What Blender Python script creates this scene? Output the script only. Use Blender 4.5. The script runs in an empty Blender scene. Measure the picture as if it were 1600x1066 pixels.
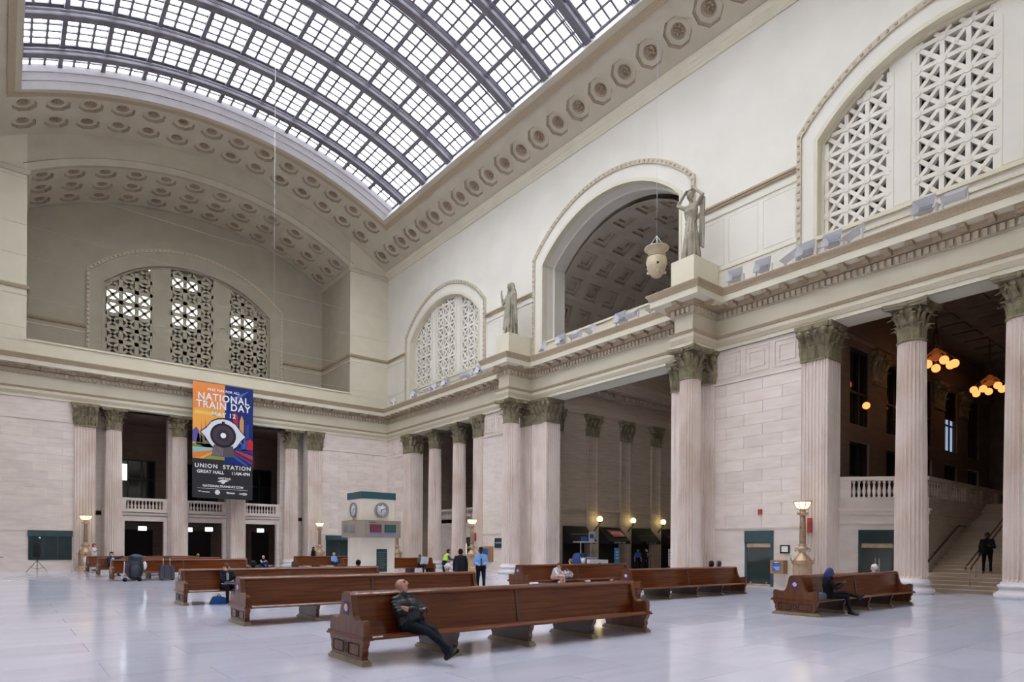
import bpy, bmesh, math, random
from mathutils import Vector, Matrix, Euler
random.seed(7)
S = bpy.context.scene
COL = S.collection
PI = math.pi

# ---------------------------------------------------------------- camera, sky, exposure
EYE = 1.7
F, CX, CY = 991.0, 800.0, 856.5
YAW, ROLL = math.radians(38.82), math.radians(-0.344)
cam_d = bpy.data.cameras.new('camera')
cam_d.sensor_fit = 'HORIZONTAL'
cam_d.sensor_width = 36.0
cam_d.lens = F * 36.0 / 1600.0
cam_d.shift_x = (800.0 - CX) / 1600.0
cam_d.shift_y = (CY - 533.0) / 1600.0
cam_d.clip_end = 500
cam = bpy.data.objects.new('camera', cam_d)
COL.objects.link(cam)
fwd = Vector((math.sin(YAW), math.cos(YAW), 0))
rgt = Vector((math.cos(YAW), -math.sin(YAW), 0))
dwn = Vector((0, 0, -1))
rr = math.cos(ROLL) * rgt + math.sin(ROLL) * dwn
dd = -math.sin(ROLL) * rgt + math.cos(ROLL) * dwn
m3 = Matrix((rr, -dd, -fwd)).transposed()
cam.matrix_world = Matrix.Translation((0, 0, EYE)) @ m3.to_4x4()
S.camera = cam

WORLD_STRENGTH = 9.5
w = bpy.data.worlds.new('overcast_sky')
S.world = w
w.use_nodes = True
bg = w.node_tree.nodes['Background']
bg.inputs['Color'].default_value = (0.95, 0.97, 1.0, 1)
bg.inputs['Strength'].default_value = WORLD_STRENGTH
S.view_settings.view_transform = 'Standard'
S.view_settings.look = 'None'
S.view_settings.gamma = 1.0
S.view_settings.use_curve_mapping = False
S.view_settings.exposure = 0.0
S.cycles.max_bounces = 10
S.cycles.diffuse_bounces = 7
S.cycles.transparent_max_bounces = 12
S.cycles.sample_clamp_indirect = 6.0
S.cycles.use_denoising = True

# ---------------------------------------------------------------- dimensions of the place
W = 27.5                 # long wall
L = 52.5                 # end wall
XL, YB = -2.5, -1.1      # opposite walls
YC = 25.7                # middle of the long wall
XM = 12.5                # middle of the hall
RV, ZC = 26.4, 4.85      # vault
ZA = 11.43               # underside of the architrave

# ---------------------------------------------------------------- materials
MATS = {}
def new_mat(name):
    m = bpy.data.materials.new(name); m.use_nodes = True
    return m, m.node_tree.nodes, m.node_tree.links, m.node_tree.nodes['Principled BSDF']
def setp(b, **k):
    for key, v in k.items():
        key = key.replace('_', ' ')
        assert key in b.inputs, key
        b.inputs[key].default_value = v
def plain(name, c, rough=0.6, metal=0.0, spec=0.5, coat=0.0, emit=None, es=0.0):
    if name in MATS: return MATS[name]
    m, n, l, b = new_mat(name)
    b.inputs['Base Color'].default_value = (*c, 1)
    b.inputs['Roughness'].default_value = rough
    b.inputs['Metallic'].default_value = metal
    b.inputs['Specular IOR Level'].default_value = spec
    b.inputs['Coat Weight'].default_value = coat
    b.inputs['Coat Roughness'].default_value = 0.15
    if emit:
        b.inputs['Emission Color'].default_value = (*emit, 1)
        b.inputs['Emission Strength'].default_value = es
    MATS[name] = m
    return m
def mottled(name, c1, c2, scale=3.0, rough=0.6, stretch=(1, 1, 1), rnd=0.0, coat=0.0, bump=0.0, metal=0.0, detail=6.0, spec=0.5, lo=0.3, hi=0.7, crough=0.12, cior=1.5):
    if name in MATS: return MATS[name]
    m, n, l, b = new_mat(name)
    g = n.new('ShaderNodeNewGeometry')
    mp = n.new('ShaderNodeMapping'); mp.inputs['Scale'].default_value = stretch
    l.new(g.outputs['Position'], mp.inputs['Vector'])
    t = n.new('ShaderNodeTexNoise'); t.inputs['Scale'].default_value = scale; t.inputs['Detail'].default_value = detail
    l.new(mp.outputs['Vector'], t.inputs['Vector'])
    r = n.new('ShaderNodeValToRGB')
    r.color_ramp.elements[0].position = lo; r.color_ramp.elements[0].color = (*c1, 1)
    r.color_ramp.elements[1].position = hi; r.color_ramp.elements[1].color = (*c2, 1)
    l.new(t.outputs['Fac'], r.inputs['Fac'])
    out = r.outputs['Color']
    if rnd > 0:
        oi = n.new('ShaderNodeObjectInfo')
        mr = n.new('ShaderNodeMapRange'); mr.inputs['To Min'].default_value = 1 - rnd; mr.inputs['To Max'].default_value = 1 + rnd * 0.5
        l.new(oi.outputs['Random'], mr.inputs['Value'])
        mm = n.new('ShaderNodeVectorMath'); mm.operation = 'SCALE'
        l.new(out, mm.inputs[0]); l.new(mr.outputs['Result'], mm.inputs['Scale'])
        out = mm.outputs['Vector']
    l.new(out, b.inputs['Base Color'])
    setp(b, Roughness=rough, Metallic=metal, Coat_Weight=coat, Coat_Roughness=crough, Coat_IOR=cior, Specular_IOR_Level=spec)
    if bump > 0:
        bp = n.new('ShaderNodeBump'); bp.inputs['Strength'].default_value = bump; bp.inputs['Distance'].default_value = 0.02
        l.new(t.outputs['Fac'], bp.inputs['Height']); l.new(bp.outputs['Normal'], b.inputs['Normal'])
    MATS[name] = m
    return m
def glass(name, c, gloss=0.08, rough=0.05):
    m = bpy.data.materials.new(name); m.use_nodes = True
    n, l = m.node_tree.nodes, m.node_tree.links
    n.remove(n['Principled BSDF'])
    t = n.new('ShaderNodeBsdfTransparent'); t.inputs['Color'].default_value = (*c, 1)
    g = n.new('ShaderNodeBsdfGlossy'); g.inputs['Roughness'].default_value = rough
    x = n.new('ShaderNodeMixShader'); x.inputs['Fac'].default_value = gloss
    l.new(t.outputs[0], x.inputs[1]); l.new(g.outputs[0], x.inputs[2])
    l.new(x.outputs[0], n['Material Output'].inputs['Surface'])
    MATS[name] = m
    return m

PLASTER = mottled('plaster', (0.70, 0.67, 0.60), (0.76, 0.73, 0.66), 0.5, 0.8)
CREAM = mottled('cream_plaster', (0.64, 0.60, 0.47), (0.69, 0.65, 0.52), 0.8, 0.75)
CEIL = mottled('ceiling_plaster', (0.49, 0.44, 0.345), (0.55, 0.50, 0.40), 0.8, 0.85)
NICHE = mottled('niche_shade_plaster', (0.40, 0.365, 0.28), (0.45, 0.41, 0.32), 0.8, 0.85)  # plaster darkened so the recess shade sits in its colour
CARVED = mottled('carved_band', (0.36, 0.28, 0.185), (0.47, 0.385, 0.27), 22.0, 0.85, bump=0.6, detail=2)
CARVEDL = mottled('pale_carved_band', (0.50, 0.44, 0.325), (0.60, 0.54, 0.42), 22.0, 0.85, bump=0.5, detail=2)
COFFER = mottled('coffer_brown_paint', (0.34, 0.28, 0.21), (0.42, 0.35, 0.27), 3.0, 0.85)  # darker brown for coffer sides, steps and dishes
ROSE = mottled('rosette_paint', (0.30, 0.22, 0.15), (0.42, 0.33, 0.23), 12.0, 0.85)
STONE = mottled('travertine', (0.69, 0.59, 0.515), (0.80, 0.72, 0.66), 2.2, 0.55, stretch=(0.5, 0.5, 2.0), rnd=0.085, lo=0.2, hi=0.62, spec=0.3, detail=5)
STONE2 = mottled('travertine_column', (0.66, 0.54, 0.465), (0.78, 0.69, 0.63), 0.9, 0.5, stretch=(1.0, 1.0, 0.6), lo=0.30, hi=0.60, spec=0.3, detail=4)
STONED = mottled('travertine_deep_shade', (0.34, 0.27, 0.205), (0.43, 0.35, 0.275), 2.6, 0.6, stretch=(0.35, 0.35, 3.0), rnd=0.06, spec=0.3)  # travertine browned to paint in the shade of inner rooms
STONEB = mottled('shade_browned_stone', (0.19, 0.135, 0.10), (0.25, 0.18, 0.135), 2.6, 0.65, stretch=(0.35, 0.35, 3.0), spec=0.3)  # dimness of stair hall and galleries put into the stone colour
STONEP = mottled('travertine_half_shade', (0.46, 0.375, 0.29), (0.58, 0.485, 0.39), 2.6, 0.6, stretch=(0.35, 0.35, 3.0), rnd=0.06, spec=0.3)  # travertine toned down, painting in passage and stair shade
STONEK = mottled('shade_darkened_plaster', (0.085, 0.065, 0.05), (0.14, 0.11, 0.085), 1.5, 0.9)  # dark of the stair hall put into its ceiling and walls
MARBLEW = mottled('white_marble', (0.66, 0.64, 0.66), (0.78, 0.76, 0.78), 3.0, 0.3)
BRONZE = mottled('patinated_capital', (0.155, 0.13, 0.075), (0.30, 0.26, 0.16), 3.0, 0.6, bump=0.15, detail=3, lo=0.3, hi=0.75)
BRASS = mottled('brass', (0.42, 0.285, 0.175), (0.58, 0.42, 0.28), 4.0, 0.38, metal=0.35)
LAMPSTONE = mottled('lamp_shaft_bronze', (0.26, 0.17, 0.11), (0.42, 0.29, 0.20), 9.0, 0.45, metal=0.4)
WOOD = mottled('mahogany', (0.085, 0.0195, 0.0045), (0.195, 0.051, 0.0115), 2.2, 0.5, stretch=(0.5, 6, 10), coat=0.75, spec=0.1, crough=0.05, cior=1.42)
WOODE = mottled('mahogany_end', (0.105, 0.036, 0.015), (0.175, 0.066, 0.030), 2.2, 0.45, stretch=(4, 4, 1.2), coat=0.5, spec=0.15, crough=0.08, cior=1.4)
WOODD = mottled('dark_walnut', (0.05, 0.030, 0.020), (0.09, 0.055, 0.04), 4.0, 0.4, coat=0.2)
PLINTHB = mottled('bench_foot_bronze', (0.24, 0.19, 0.12), (0.34, 0.28, 0.19), 4.0, 0.4, metal=0.2)
METAL = mottled('skylight_metal', (0.155, 0.145, 0.17), (0.215, 0.205, 0.235), 2.0, 0.55, metal=0.1)
CURB = mottled('skylight_curb', (0.66, 0.64, 0.66), (0.74, 0.72, 0.74), 1.0, 0.6)
GREEN = mottled('dark_green_paint', (0.012, 0.030, 0.032), (0.020, 0.045, 0.045), 3.0, 0.35)
GREENL = mottled('green_hood_paint', (0.025, 0.065, 0.075), (0.04, 0.085, 0.10), 3.0, 0.4)
BLACK = plain('black_cloth', (0.008, 0.008, 0.010), 0.8)
DARK = plain('dark_interior', (0.03, 0.026, 0.022), 0.9)
DKGLASS = plain('dark_window_glass', (0.012, 0.016, 0.018), 0.06, spec=0.6)
DKFRAME = plain('dark_window_frame', (0.015, 0.015, 0.014), 0.4)
GLASS = glass('skylight_glass', (0.94, 0.96, 1.0), 0.06, 0.1)
CLEAR = glass('clear_window_glass', (0.95, 0.97, 1.0), 0.06, 0.03)
WHITE = plain('white_paint', (0.80, 0.80, 0.80), 0.5)
SILVER = plain('lamp_reflector', (0.75, 0.77, 0.82), 0.25, metal=0.7)
LGREY = plain('lamp_housing', (0.68, 0.68, 0.72), 0.5)
WARM = plain('warm_globe', (0.35, 0.18, 0.06), 0.4, emit=(1.0, 0.36, 0.10), es=1.7)
YELLOW = plain('yellow_globe', (1, 0.9, 0.5), 0.4, emit=(1.0, 0.80, 0.30), es=5.0)
LAMPGLOW = plain('lamp_glass', (0.95, 0.88, 0.65), 0.35, emit=(1.0, 0.82, 0.45), es=1.6)
SIGNLIT = plain('lit_sign', (0.9, 0.93, 1.0), 0.5, emit=(0.85, 0.92, 1.0), es=2.2)
STATUE = mottled('weathered_statue', (0.22, 0.20, 0.15), (0.37, 0.34, 0.26), 2.0, 0.7, bump=0.1, detail=3)
BLUESIGN = plain('blue_sign', (0.03, 0.13, 0.45), 0.4)
NAVY = plain('navy', (0.012, 0.016, 0.05), 0.6)

def floor_mat():
    m, n, l, b = new_mat('marble_floor')
    g = n.new('ShaderNodeNewGeometry')
    mp = n.new('ShaderNodeMapping'); mp.inputs['Scale'].default_value = (0.35, 1.1, 1.0); mp.inputs['Rotation'].default_value = (0, 0, 0.25)
    l.new(g.outputs['Position'], mp.inputs['Vector'])
    oi = n.new('ShaderNodeObjectInfo')
    ad = n.new('ShaderNodeVectorMath'); ad.operation = 'ADD'
    sc = n.new('ShaderNodeVectorMath'); sc.operation = 'SCALE'; sc.inputs[0].default_value = (40, 17, 9)
    l.new(oi.outputs['Random'], sc.inputs['Scale'])
    l.new(mp.outputs['Vector'], ad.inputs[0]); l.new(sc.outputs['Vector'], ad.inputs[1])
    t = n.new('ShaderNodeTexNoise'); t.inputs['Scale'].default_value = 1.1; t.inputs['Detail'].default_value = 4; t.inputs['Distortion'].default_value = 1.2
    l.new(ad.outputs['Vector'], t.inputs['Vector'])
    r = n.new('ShaderNodeValToRGB')
    r.color_ramp.elements[0].position = 0.30; r.color_ramp.elements[0].color = (0.645, 0.665, 0.80, 1)
    r.color_ramp.elements[1].position = 0.62; r.color_ramp.elements[1].color = (0.715, 0.725, 0.865, 1)
    l.new(t.outputs['Fac'], r.inputs['Fac'])
    mr = n.new('ShaderNodeMapRange'); mr.inputs['To Min'].default_value = 0.94; mr.inputs['To Max'].default_value = 1.04
    l.new(oi.outputs['Random'], mr.inputs['Value'])
    mm = n.new('ShaderNodeVectorMath'); mm.operation = 'SCALE'
    l.new(r.outputs['Color'], mm.inputs[0]); l.new(mr.outputs['Result'], mm.inputs['Scale'])
    l.new(mm.outputs['Vector'], b.inputs['Base Color'])
    b.inputs['Roughness'].default_value = 0.11
    b.inputs['Specular IOR Level'].default_value = 0.6
    MATS['marble_floor'] = m
    return m
FLOOR = floor_mat()

# ---------------------------------------------------------------- helpers
class MB:
    def __init__(s): s.v = []; s.f = []; s.sm = []
    def add(s, vs, fs, smooth=False):
        o = len(s.v); s.v += [tuple(p) for p in vs]
        for f in fs: s.f.append(tuple(i + o for i in f)); s.sm.append(smooth)
        return s
    def box(s, x0, x1, y0, y1, z0, z1):
        return s.add([(x0, y0, z0), (x1, y0, z0), (x1, y1, z0), (x0, y1, z0), (x0, y0, z1), (x1, y0, z1), (x1, y1, z1), (x0, y1, z1)],
                     [(0, 3, 2, 1), (4, 5, 6, 7), (0, 1, 5, 4), (1, 2, 6, 5), (2, 3, 7, 6), (3, 0, 4, 7)])
    def lathe(s, prof, n=24, cx=0, cy=0, flat=False, close=True):
        vs = []; fs = []; k = len(prof)
        for r, z in prof:
            for i in range(n):
                a = 2 * PI * i / n
                vs.append((cx + r * math.cos(a), cy + r * math.sin(a), z))
        for j in range(k - 1):
            for i in range(n):
                i2 = (i + 1) % n
                fs.append((j * n + i, j * n + i2, (j + 1) * n + i2, (j + 1) * n + i))
        if close:
            fs.append(tuple(range(n - 1, -1, -1))); fs.append(tuple((k - 1) * n + i for i in range(n)))
        return s.add(vs, fs, not flat)
    def prism(s, pts, a, b, ax):
        # polygon pts extruded along axis ax from a to b ('x': pts=(y,z); 'y': pts=(x,z); 'z': pts=(x,y))
        n = len(pts)
        def mk(p, t): return {'x': (t, p[0], p[1]), 'y': (p[0], t, p[1]), 'z': (p[0], p[1], t)}[ax]
        vs = [mk(p, a) for p in pts] + [mk(p, b) for p in pts]
        fs = [tuple(range(n - 1, -1, -1)), tuple(range(n, 2 * n))] + [(i, (i + 1) % n, n + (i + 1) % n, n + i) for i in range(n)]
        return s.add(vs, fs)
    def tube(s, pts, r, n=8, cap=True):
        pts = [Vector(p) for p in pts]; vs = []; fs = []
        rs = r if isinstance(r, (list, tuple)) else [r] * len(pts)
        for i, p in enumerate(pts):
            d = (pts[min(i + 1, len(pts) - 1)] - pts[max(i - 1, 0)])
            d = d.normalized() if d.length > 1e-9 else Vector((0, 0, 1))
            u = d.cross(Vector((0, 0, 1)))
            if u.length < 1e-3: u = d.cross(Vector((1, 0, 0)))
            u.normalize(); q = d.cross(u)
            for k in range(n):
                a = 2 * PI * k / n
                vs.append(p + rs[i] * (math.cos(a) * u + math.sin(a) * q))
        for i in range(len(pts) - 1):
            for k in range(n):
                k2 = (k + 1) % n
                fs.append((i * n + k, i * n + k2, (i + 1) * n + k2, (i + 1) * n + k))
        if cap: fs.append(tuple(range(n - 1, -1, -1))); fs.append(tuple((len(pts) - 1) * n + k for k in range(n)))
        return s.add(vs, fs, True)
    def sphere(s, c, r, n=12, m=8, sc=(1, 1, 1)):
        vs = []; fs = []
        for j in range(m + 1):
            t = PI * j / m
            for i in range(n):
                a = 2 * PI * i / n
                vs.append((c[0] + sc[0] * r * math.sin(t) * math.cos(a), c[1] + sc[1] * r * math.sin(t) * math.sin(a), c[2] + sc[2] * r * math.cos(t)))
        for j in range(m):
            for i in range(n):
                i2 = (i + 1) % n
                fs.append((j * n + i, (j + 1) * n + i, (j + 1) * n + i2, j * n + i2))
        return s.add(vs, fs, True)
    def mesh(s, name, mat):
        me = bpy.data.meshes.new(name); me.from_pydata(s.v, [], s.f)
        me.polygons.foreach_set('use_smooth', s.sm)
        if mat: me.materials.append(mat)
        me.validate(); me.update()
        bm = bmesh.new(); bm.from_mesh(me); bmesh.ops.remove_doubles(bm, verts=bm.verts, dist=1e-5)
        bmesh.ops.recalc_face_normals(bm, faces=bm.faces); bm.to_mesh(me); bm.free()
        return me
    def build(s, name, mat, parent=None, loc=None, rot=None):
        return put(name, s.mesh(name, mat), parent, loc, rot)
def put(name, data, parent=None, loc=None, rot=None, scale=None, mat4=None):
    o = bpy.data.objects.new(name, data); COL.objects.link(o)
    if parent: o.parent = parent
    if mat4 is not None: o.matrix_local = mat4
    if loc: o.location = loc
    if rot is not None: o.rotation_euler = rot if isinstance(rot, (tuple, list)) else (0, 0, rot)
    if scale: o.scale = scale
    return o
def thing(name, label, cat, loc=(0, 0, 0), rz=0, group=None):
    o = put(name, None, None, loc, rz); o.empty_display_size = 0.2
    return tag(o, label, cat, group)
def tag(o, label, cat, group=None):
    o['label'] = label; o['category'] = cat
    if group: o['group'] = group
    return o
def struct(name, loc=(0, 0, 0), label=None):
    o = put(name, None, None, loc); o['kind'] = 'structure'
    if label: o['label'] = label
    return o
def st(o, label=None):
    o['kind'] = 'structure'
    if label: o['label'] = label
    return o
def stuff(o): o['kind'] = 'stuff'; return o
def copy_tree(o, parent=None):
    c = o.copy(); COL.objects.link(c); c.parent = parent
    for ch in list(o.children): copy_tree(ch, c)
    return c
def bxo(name, x0, x1, y0, y1, z0, z1, mat, parent=None):
    return MB().box(x0, x1, y0, y1, z0, z1).build(name, mat, parent)
def text(name, body, size, mat, parent, mat4, align='CENTER', ext=0.004, space=1.0, sx=1.0, bold=0.0):
    cu = bpy.data.curves.new(name, 'FONT'); cu.body = body; cu.size = size; cu.align_x = align; cu.align_y = 'CENTER'
    cu.offset = bold * size; cu.extrude = ext; cu.space_character = space; cu.resolution_u = 3
    cu.materials.append(mat)
    o = put(name, cu, parent); o.matrix_local = mat4 @ Matrix.Diagonal((sx, 1, 1, 1))
    TEXTS.append(o)
    return o
TEXTS = []
def texts_to_meshes():
    dg = bpy.context.evaluated_depsgraph_get(); dg.update()
    for o in TEXTS:
        me = bpy.data.meshes.new_from_object(o.evaluated_get(dg)); me.name = o.name.split('.')[0]
        n = put(me.name, me, o.parent); n.matrix_local = o.matrix_local
        bpy.data.objects.remove(o)
def face_mat(o, xd, yd):
    # frame whose local x,y are xd,yd
    xd, yd = Vector(xd).normalized(), Vector(yd).normalized(); zd = xd.cross(yd)
    m = Matrix((xd, yd, zd)).transposed().to_4x4(); m.translation = Vector(o)
    return m
def sweep(prof, path, mat, name, parent, closed=False):
    # prof: (outward offset, z); path: 2D points; outward = left of the direction of travel
    n = len(path); vs = []; fs = []; k = len(prof)
    for i, p in enumerate(path):
        p = Vector(p)
        d0 = (p - Vector(path[i - 1])).normalized() if i > 0 else None
        d1 = (Vector(path[i + 1]) - p).normalized() if i < n - 1 else None
        if d0 is None: d0 = d1
        if d1 is None: d1 = d0
        n0 = Vector((-d0.y, d0.x)); n1 = Vector((-d1.y, d1.x))
        b = n0 + n1; b = b / max(b.dot(n0), 1e-6) if b.length > 1e-6 else n0
        for o, z in prof: vs.append((p.x + b.x * o, p.y + b.y * o, z))
    for i in range(n - 1):
        for j in range(k - 1):
            fs.append((i * k + j, i * k + j + 1, (i + 1) * k + j + 1, (i + 1) * k + j))
    fs.append(tuple(range(k))); fs.append(tuple((n - 1) * k + j for j in range(k - 1, -1, -1)))
    return MB().add(vs, fs).build(name, mat, parent)

# ================================================================ floor
floor = struct('floor', label='pale lavender marble floor of large polished tiles')
MB().box(XL - 0.5, W + 1.2, YB - 0.5, L + 2.0, -0.35, -0.008).build('floor_bed', plain('joint_grey', (0.34, 0.34, 0.42), 0.5), floor)
TX, TY = 2.4, 1.2
tile_me = MB().box(-TX / 2 + 0.003, TX / 2 - 0.003, -TY / 2 + 0.003, TY / 2 - 0.003, -0.03, 0.0).mesh('tile', FLOOR)
tiles = []
j = 0; y = YB + TY / 2
while y < L + 1.2:
    x = XL - (TX / 2 if j % 2 else 0) + TX / 2
    while x - TX / 2 < W + 1.1:
        tiles.append((x, y)); x += TX
    y += TY; j += 1
def tile_key(p):
    a = math.atan2(p[0], p[1]) - YAW
    return math.hypot(*p) if abs(a) < 0.78 and p[1] > 1 else 999 + math.hypot(*p)
tiles.sort(key=tile_key)
for x, y in tiles[:290]: put('tile', tile_me, floor, (x, y, 0))
mb = MB()
for x, y in tiles[290:]:
    mb.add([(x - TX / 2, y - TY / 2, 0), (x + TX / 2, y - TY / 2, 0), (x + TX / 2, y + TY / 2, 0), (x - TX / 2, y + TY / 2, 0)], [(0, 1, 2, 3)])
stuff(mb.build('tile_field', FLOOR, floor))

# ================================================================ entablature round the hall
BLK = [(18.15, 19.2), (32.2, 33.25)]
BX = 25.55
path = [(W, YB)]
for a, b in BLK: path += [(W, a), (BX, a), (BX, b), (W, b)]
path += [(W, L), (XL, L), (XL, YB), (W - 0.01, YB)]
trim = struct('trim_1', label='carved cream entablature running round the hall above the columns')
sweep([(-0.05, ZA), (0.08, ZA), (0.08, 11.60), (-0.05, 11.60)], path, CREAM, 'lower_fascia', trim)
sweep([(-0.05, 11.60), (0.11, 11.60), (0.17, 11.80), (-0.05, 11.80)], path, CARVEDL, 'carved_ovolo', trim)
sweep([(-0.05, 11.80), (0.14, 11.80), (0.14, 11.99), (-0.05, 11.99)], path, CREAM, 'upper_fascia', trim)
sweep([(-0.05, 11.99), (0.18, 11.99), (0.24, 12.11), (-0.05, 12.11)], path, CARVED, 'bead_moulding', trim)
sweep([(-0.05, 12.11), (0.0, 12.11), (0.0, 12.92), (-0.05, 12.92)], path, CREAM, 'frieze', trim)
sweep([(-0.05, 12.92), (0.10, 12.92), (0.14, 13.24), (-0.05, 13.24)], path, CARVEDL, 'dentil_bed', trim)
sweep([(-0.05, 13.24), (0.30, 13.24), (0.34, 13.46), (-0.05, 13.46)], path, CARVED, 'modillion_bed', trim)
sweep([(-0.05, 13.46), (0.84, 13.46), (0.84, 13.75), (-0.05, 13.75)], path, CREAM, 'corona', trim)
sweep([(-0.05, 13.75), (0.86, 13.75), (0.90, 13.86), (1.00, 14.02), (1.00, 14.07), (-0.05, 14.10)], path, CARVED, 'cyma', trim)
for a, b in BLK: MB().box(BX + 0.02, W + 0.02, a + 0.02, b - 0.02, ZA, 14.08).build('block_core', CREAM, trim)
# beams over the openings
MB().box(W - 0.02, W + 1.25, YB, L + 1.0, ZA, 14.0).build('beam', CREAM, trim)
MB().box(XL - 0.5, W, L - 0.02, L + 1.25, ZA, 14.0).build('beam', CREAM, trim)
# dentils and modillions
segs = []
for i in range(len(path) - 1):
    a, b = Vector(path[i]), Vector(path[i + 1])
    d = (b - a).normalized(); nrm = Vector((-d.y, d.x))
    segs.append((a, b, d, nrm))
dm = MB()
mod_prof = [(0.0, 0.0), (0.44, 0.0), (0.44, -0.06), (0.36, -0.14), (0.20, -0.13), (0.10, -0.20), (0.0, -0.20)]
mod_me = MB().prism([(p[0], p[1]) for p in mod_prof], -0.13, 0.13, 'y').mesh('modillion', CARVED)
for a, b, d, nrm in segs[:10]:
    ln = (b - a).length
    # the run shrinks or grows at inner/outer corners
    n = max(1, int(ln / 0.26))
    for k in range(n):
        c = a + d * (ln * (k + 0.5) / n)
        vs = []
        for z in (12.96, 13.20):
            for u, o in ((-0.075, 0.10), (0.075, 0.10), (0.075, 0.27), (-0.075, 0.27)):
                q = c + d * u + nrm * o; vs.append((q.x, q.y, z))
        dm.add(vs, [(0, 3, 2, 1), (4, 5, 6, 7), (0, 1, 5, 4), (1, 2, 6, 5), (2, 3, 7, 6), (3, 0, 4, 7)])
    n = max(1, int(round(ln / 0.84)))
    for k in range(n):
        c = a + d * (ln * (k + 0.5) / n) + nrm * 0.34
        put('modillion', mod_me, trim, (c.x, c.y, 13.46), math.atan2(nrm.y, nrm.x))
stuff(dm.build('dentils', CARVEDL, trim))

# ================================================================ walls, lower storey
block_me = {}
def blocks(wall, axis, a0, a1, pos, z0, z1, sgn, hgt=0.54, ln=1.62, mat=STONE, th=0.03):
    # courses of ashlar; axis 'y': wall runs along y at x=pos, facing sgn*x ; axis 'x' likewise
    if mat.name not in block_me: block_me[mat.name] = MB().box(-0.5, 0.5, -0.5, 0.5, -0.5, 0.5).mesh('stone_block', mat)
    nz = max(1, round((z1 - z0) / hgt)); hz = (z1 - z0) / nz
    for k in range(nz):
        u = a0 - (ln * 0.5 if k % 2 else 0.0)
        while u < a1 - 0.01:
            s0, s1 = max(u, a0), min(u + ln, a1); u += ln
            if s1 - s0 < 0.05: continue
            c = (s0 + s1) / 2; z = z0 + hz * (k + 0.5)
            if axis == 'y': put('stone_block', block_me[mat.name], wall, (pos + sgn * th / 2, c, z), scale=(th, s1 - s0 - 0.009, hz - 0.008))
            else: put('stone_block', block_me[mat.name], wall, (c, pos + sgn * th / 2, z), scale=(s1 - s0 - 0.009, th, hz - 0.008))
BELT0, BELT1 = 2.64, 2.86
wr = struct('wall_right', label='long travertine wall with tall columned openings')
openings = [(3.1, 12.75), (20.73, 30.67), (38.68, 48.1)]
solid = [(YB, 3.1), (12.75, 20.73), (30.67, 38.68), (48.1, L + 0.5)]
for a, b in solid:
    MB().box(W + 0.03, W + 1.1, a, b, 0, ZA).build('pier', STONE, wr)
# plain lower dado, belt, ashlar, upper string and carved top panels
runs = [(13.78, 18.2), (33.3, 37.62), (49.2, L)]
for a, b in runs:
    MB().box(W, W + 0.03, a, b, 0, BELT0).build('dado', STONE, wr)
    MB().box(W - 0.03, W + 0.03, a, b, BELT0, BELT0 + 0.06).box(W - 0.05, W + 0.03, a, b, BELT0 + 0.06, BELT0 + 0.12).build('belt_course', STONE, wr)
    blocks(wr, 'y', a, b, W + 0.03, BELT1 - 0.1, 9.72, -1, 0.55, 1.9)
    MB().box(W - 0.05, W + 0.03, a, b, 9.74, 9.84).build('string_course', STONE, wr)
    n = max(2, round((b - a) / 1.4)); s = (b - a) / n
    for k in range(n):
        y0 = a + s * k + 0.12; y1 = a + s * (k + 1) - 0.12; z0, z1 = 10.05, 11.25
        mb = MB()
        for q in (0.0, 0.22):
            yy0, yy1, zz0, zz1 = y0 + q, y1 - q, z0 + q, z1 - q; t = 0.05
            for bb in ((yy0, yy1, zz0, zz0 + t), (yy0, yy1, zz1 - t, zz1), (yy0, yy0 + t, zz0 + t, zz1 - t), (yy1 - t, yy1, zz0 + t, zz1 - t)):
                mb.box(W - 0.012, W + 0.03, bb[0], bb[1], bb[2], bb[3])
        mb.build('key_panel', STONE, wr)
MB().box(W, W + 0.03, 18.2, 20.73, 0, ZA).build('pier_face', STONE, wr)
MB().box(W, W + 0.03, 30.67, 33.3, 0, ZA).build('pier_face', STONE, wr)
MB().box(W, W + 0.03, YB, 3.1, 0, ZA).build('pier_face', STONE, wr)

wf = struct('wall_far', label='end wall of travertine with four columns and a hooded shutter each side')
FO = (5.05, 20.05)
for a, b in ((XL - 0.5, FO[0]), (FO[1], W + 0.5)):
    MB().box(a, b, L + 0.03, L + 1.1, 0, ZA).build('pier', STONE, wf)
for a, b in ((XL, 3.85), (21.25, W)):
    MB().box(a, b, L, L + 0.03, 0, BELT0).build('dado', STONE, wf)
    MB().box(a, b, L - 0.03, L + 0.03, BELT0, BELT0 + 0.06).box(a, b, L - 0.05, L + 0.03, BELT0 + 0.06, BELT0 + 0.12).build('belt_course', STONE, wf)
    blocks(wf, 'x', a, b, L + 0.03, BELT1 - 0.1, 10.0, -1)
    MB().box(a, b, L - 0.05, L + 0.03, 10.02, 10.12).build('string_course', STONE, wf)
    MB().box(a, b, L, L + 0.03, 10.12, ZA).build('top_course', STONE, wf)
wl = struct('wall_left', label='opposite long wall')
MB().box(XL - 0.6, XL, YB - 0.6, L + 0.6, 0, 27.0).build('wall_face', PLASTER, wl)
MB().box(XL, XL + 0.04, YB, L, 0, ZA).build('stone_facing', STONE, wl)
wb = struct('wall_back', label='wall behind the viewpoint')
MB().box(XL - 0.6, W + 1.0, YB - 0.6, YB, 0, 33.0).build('wall_face', PLASTER, wb)

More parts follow.
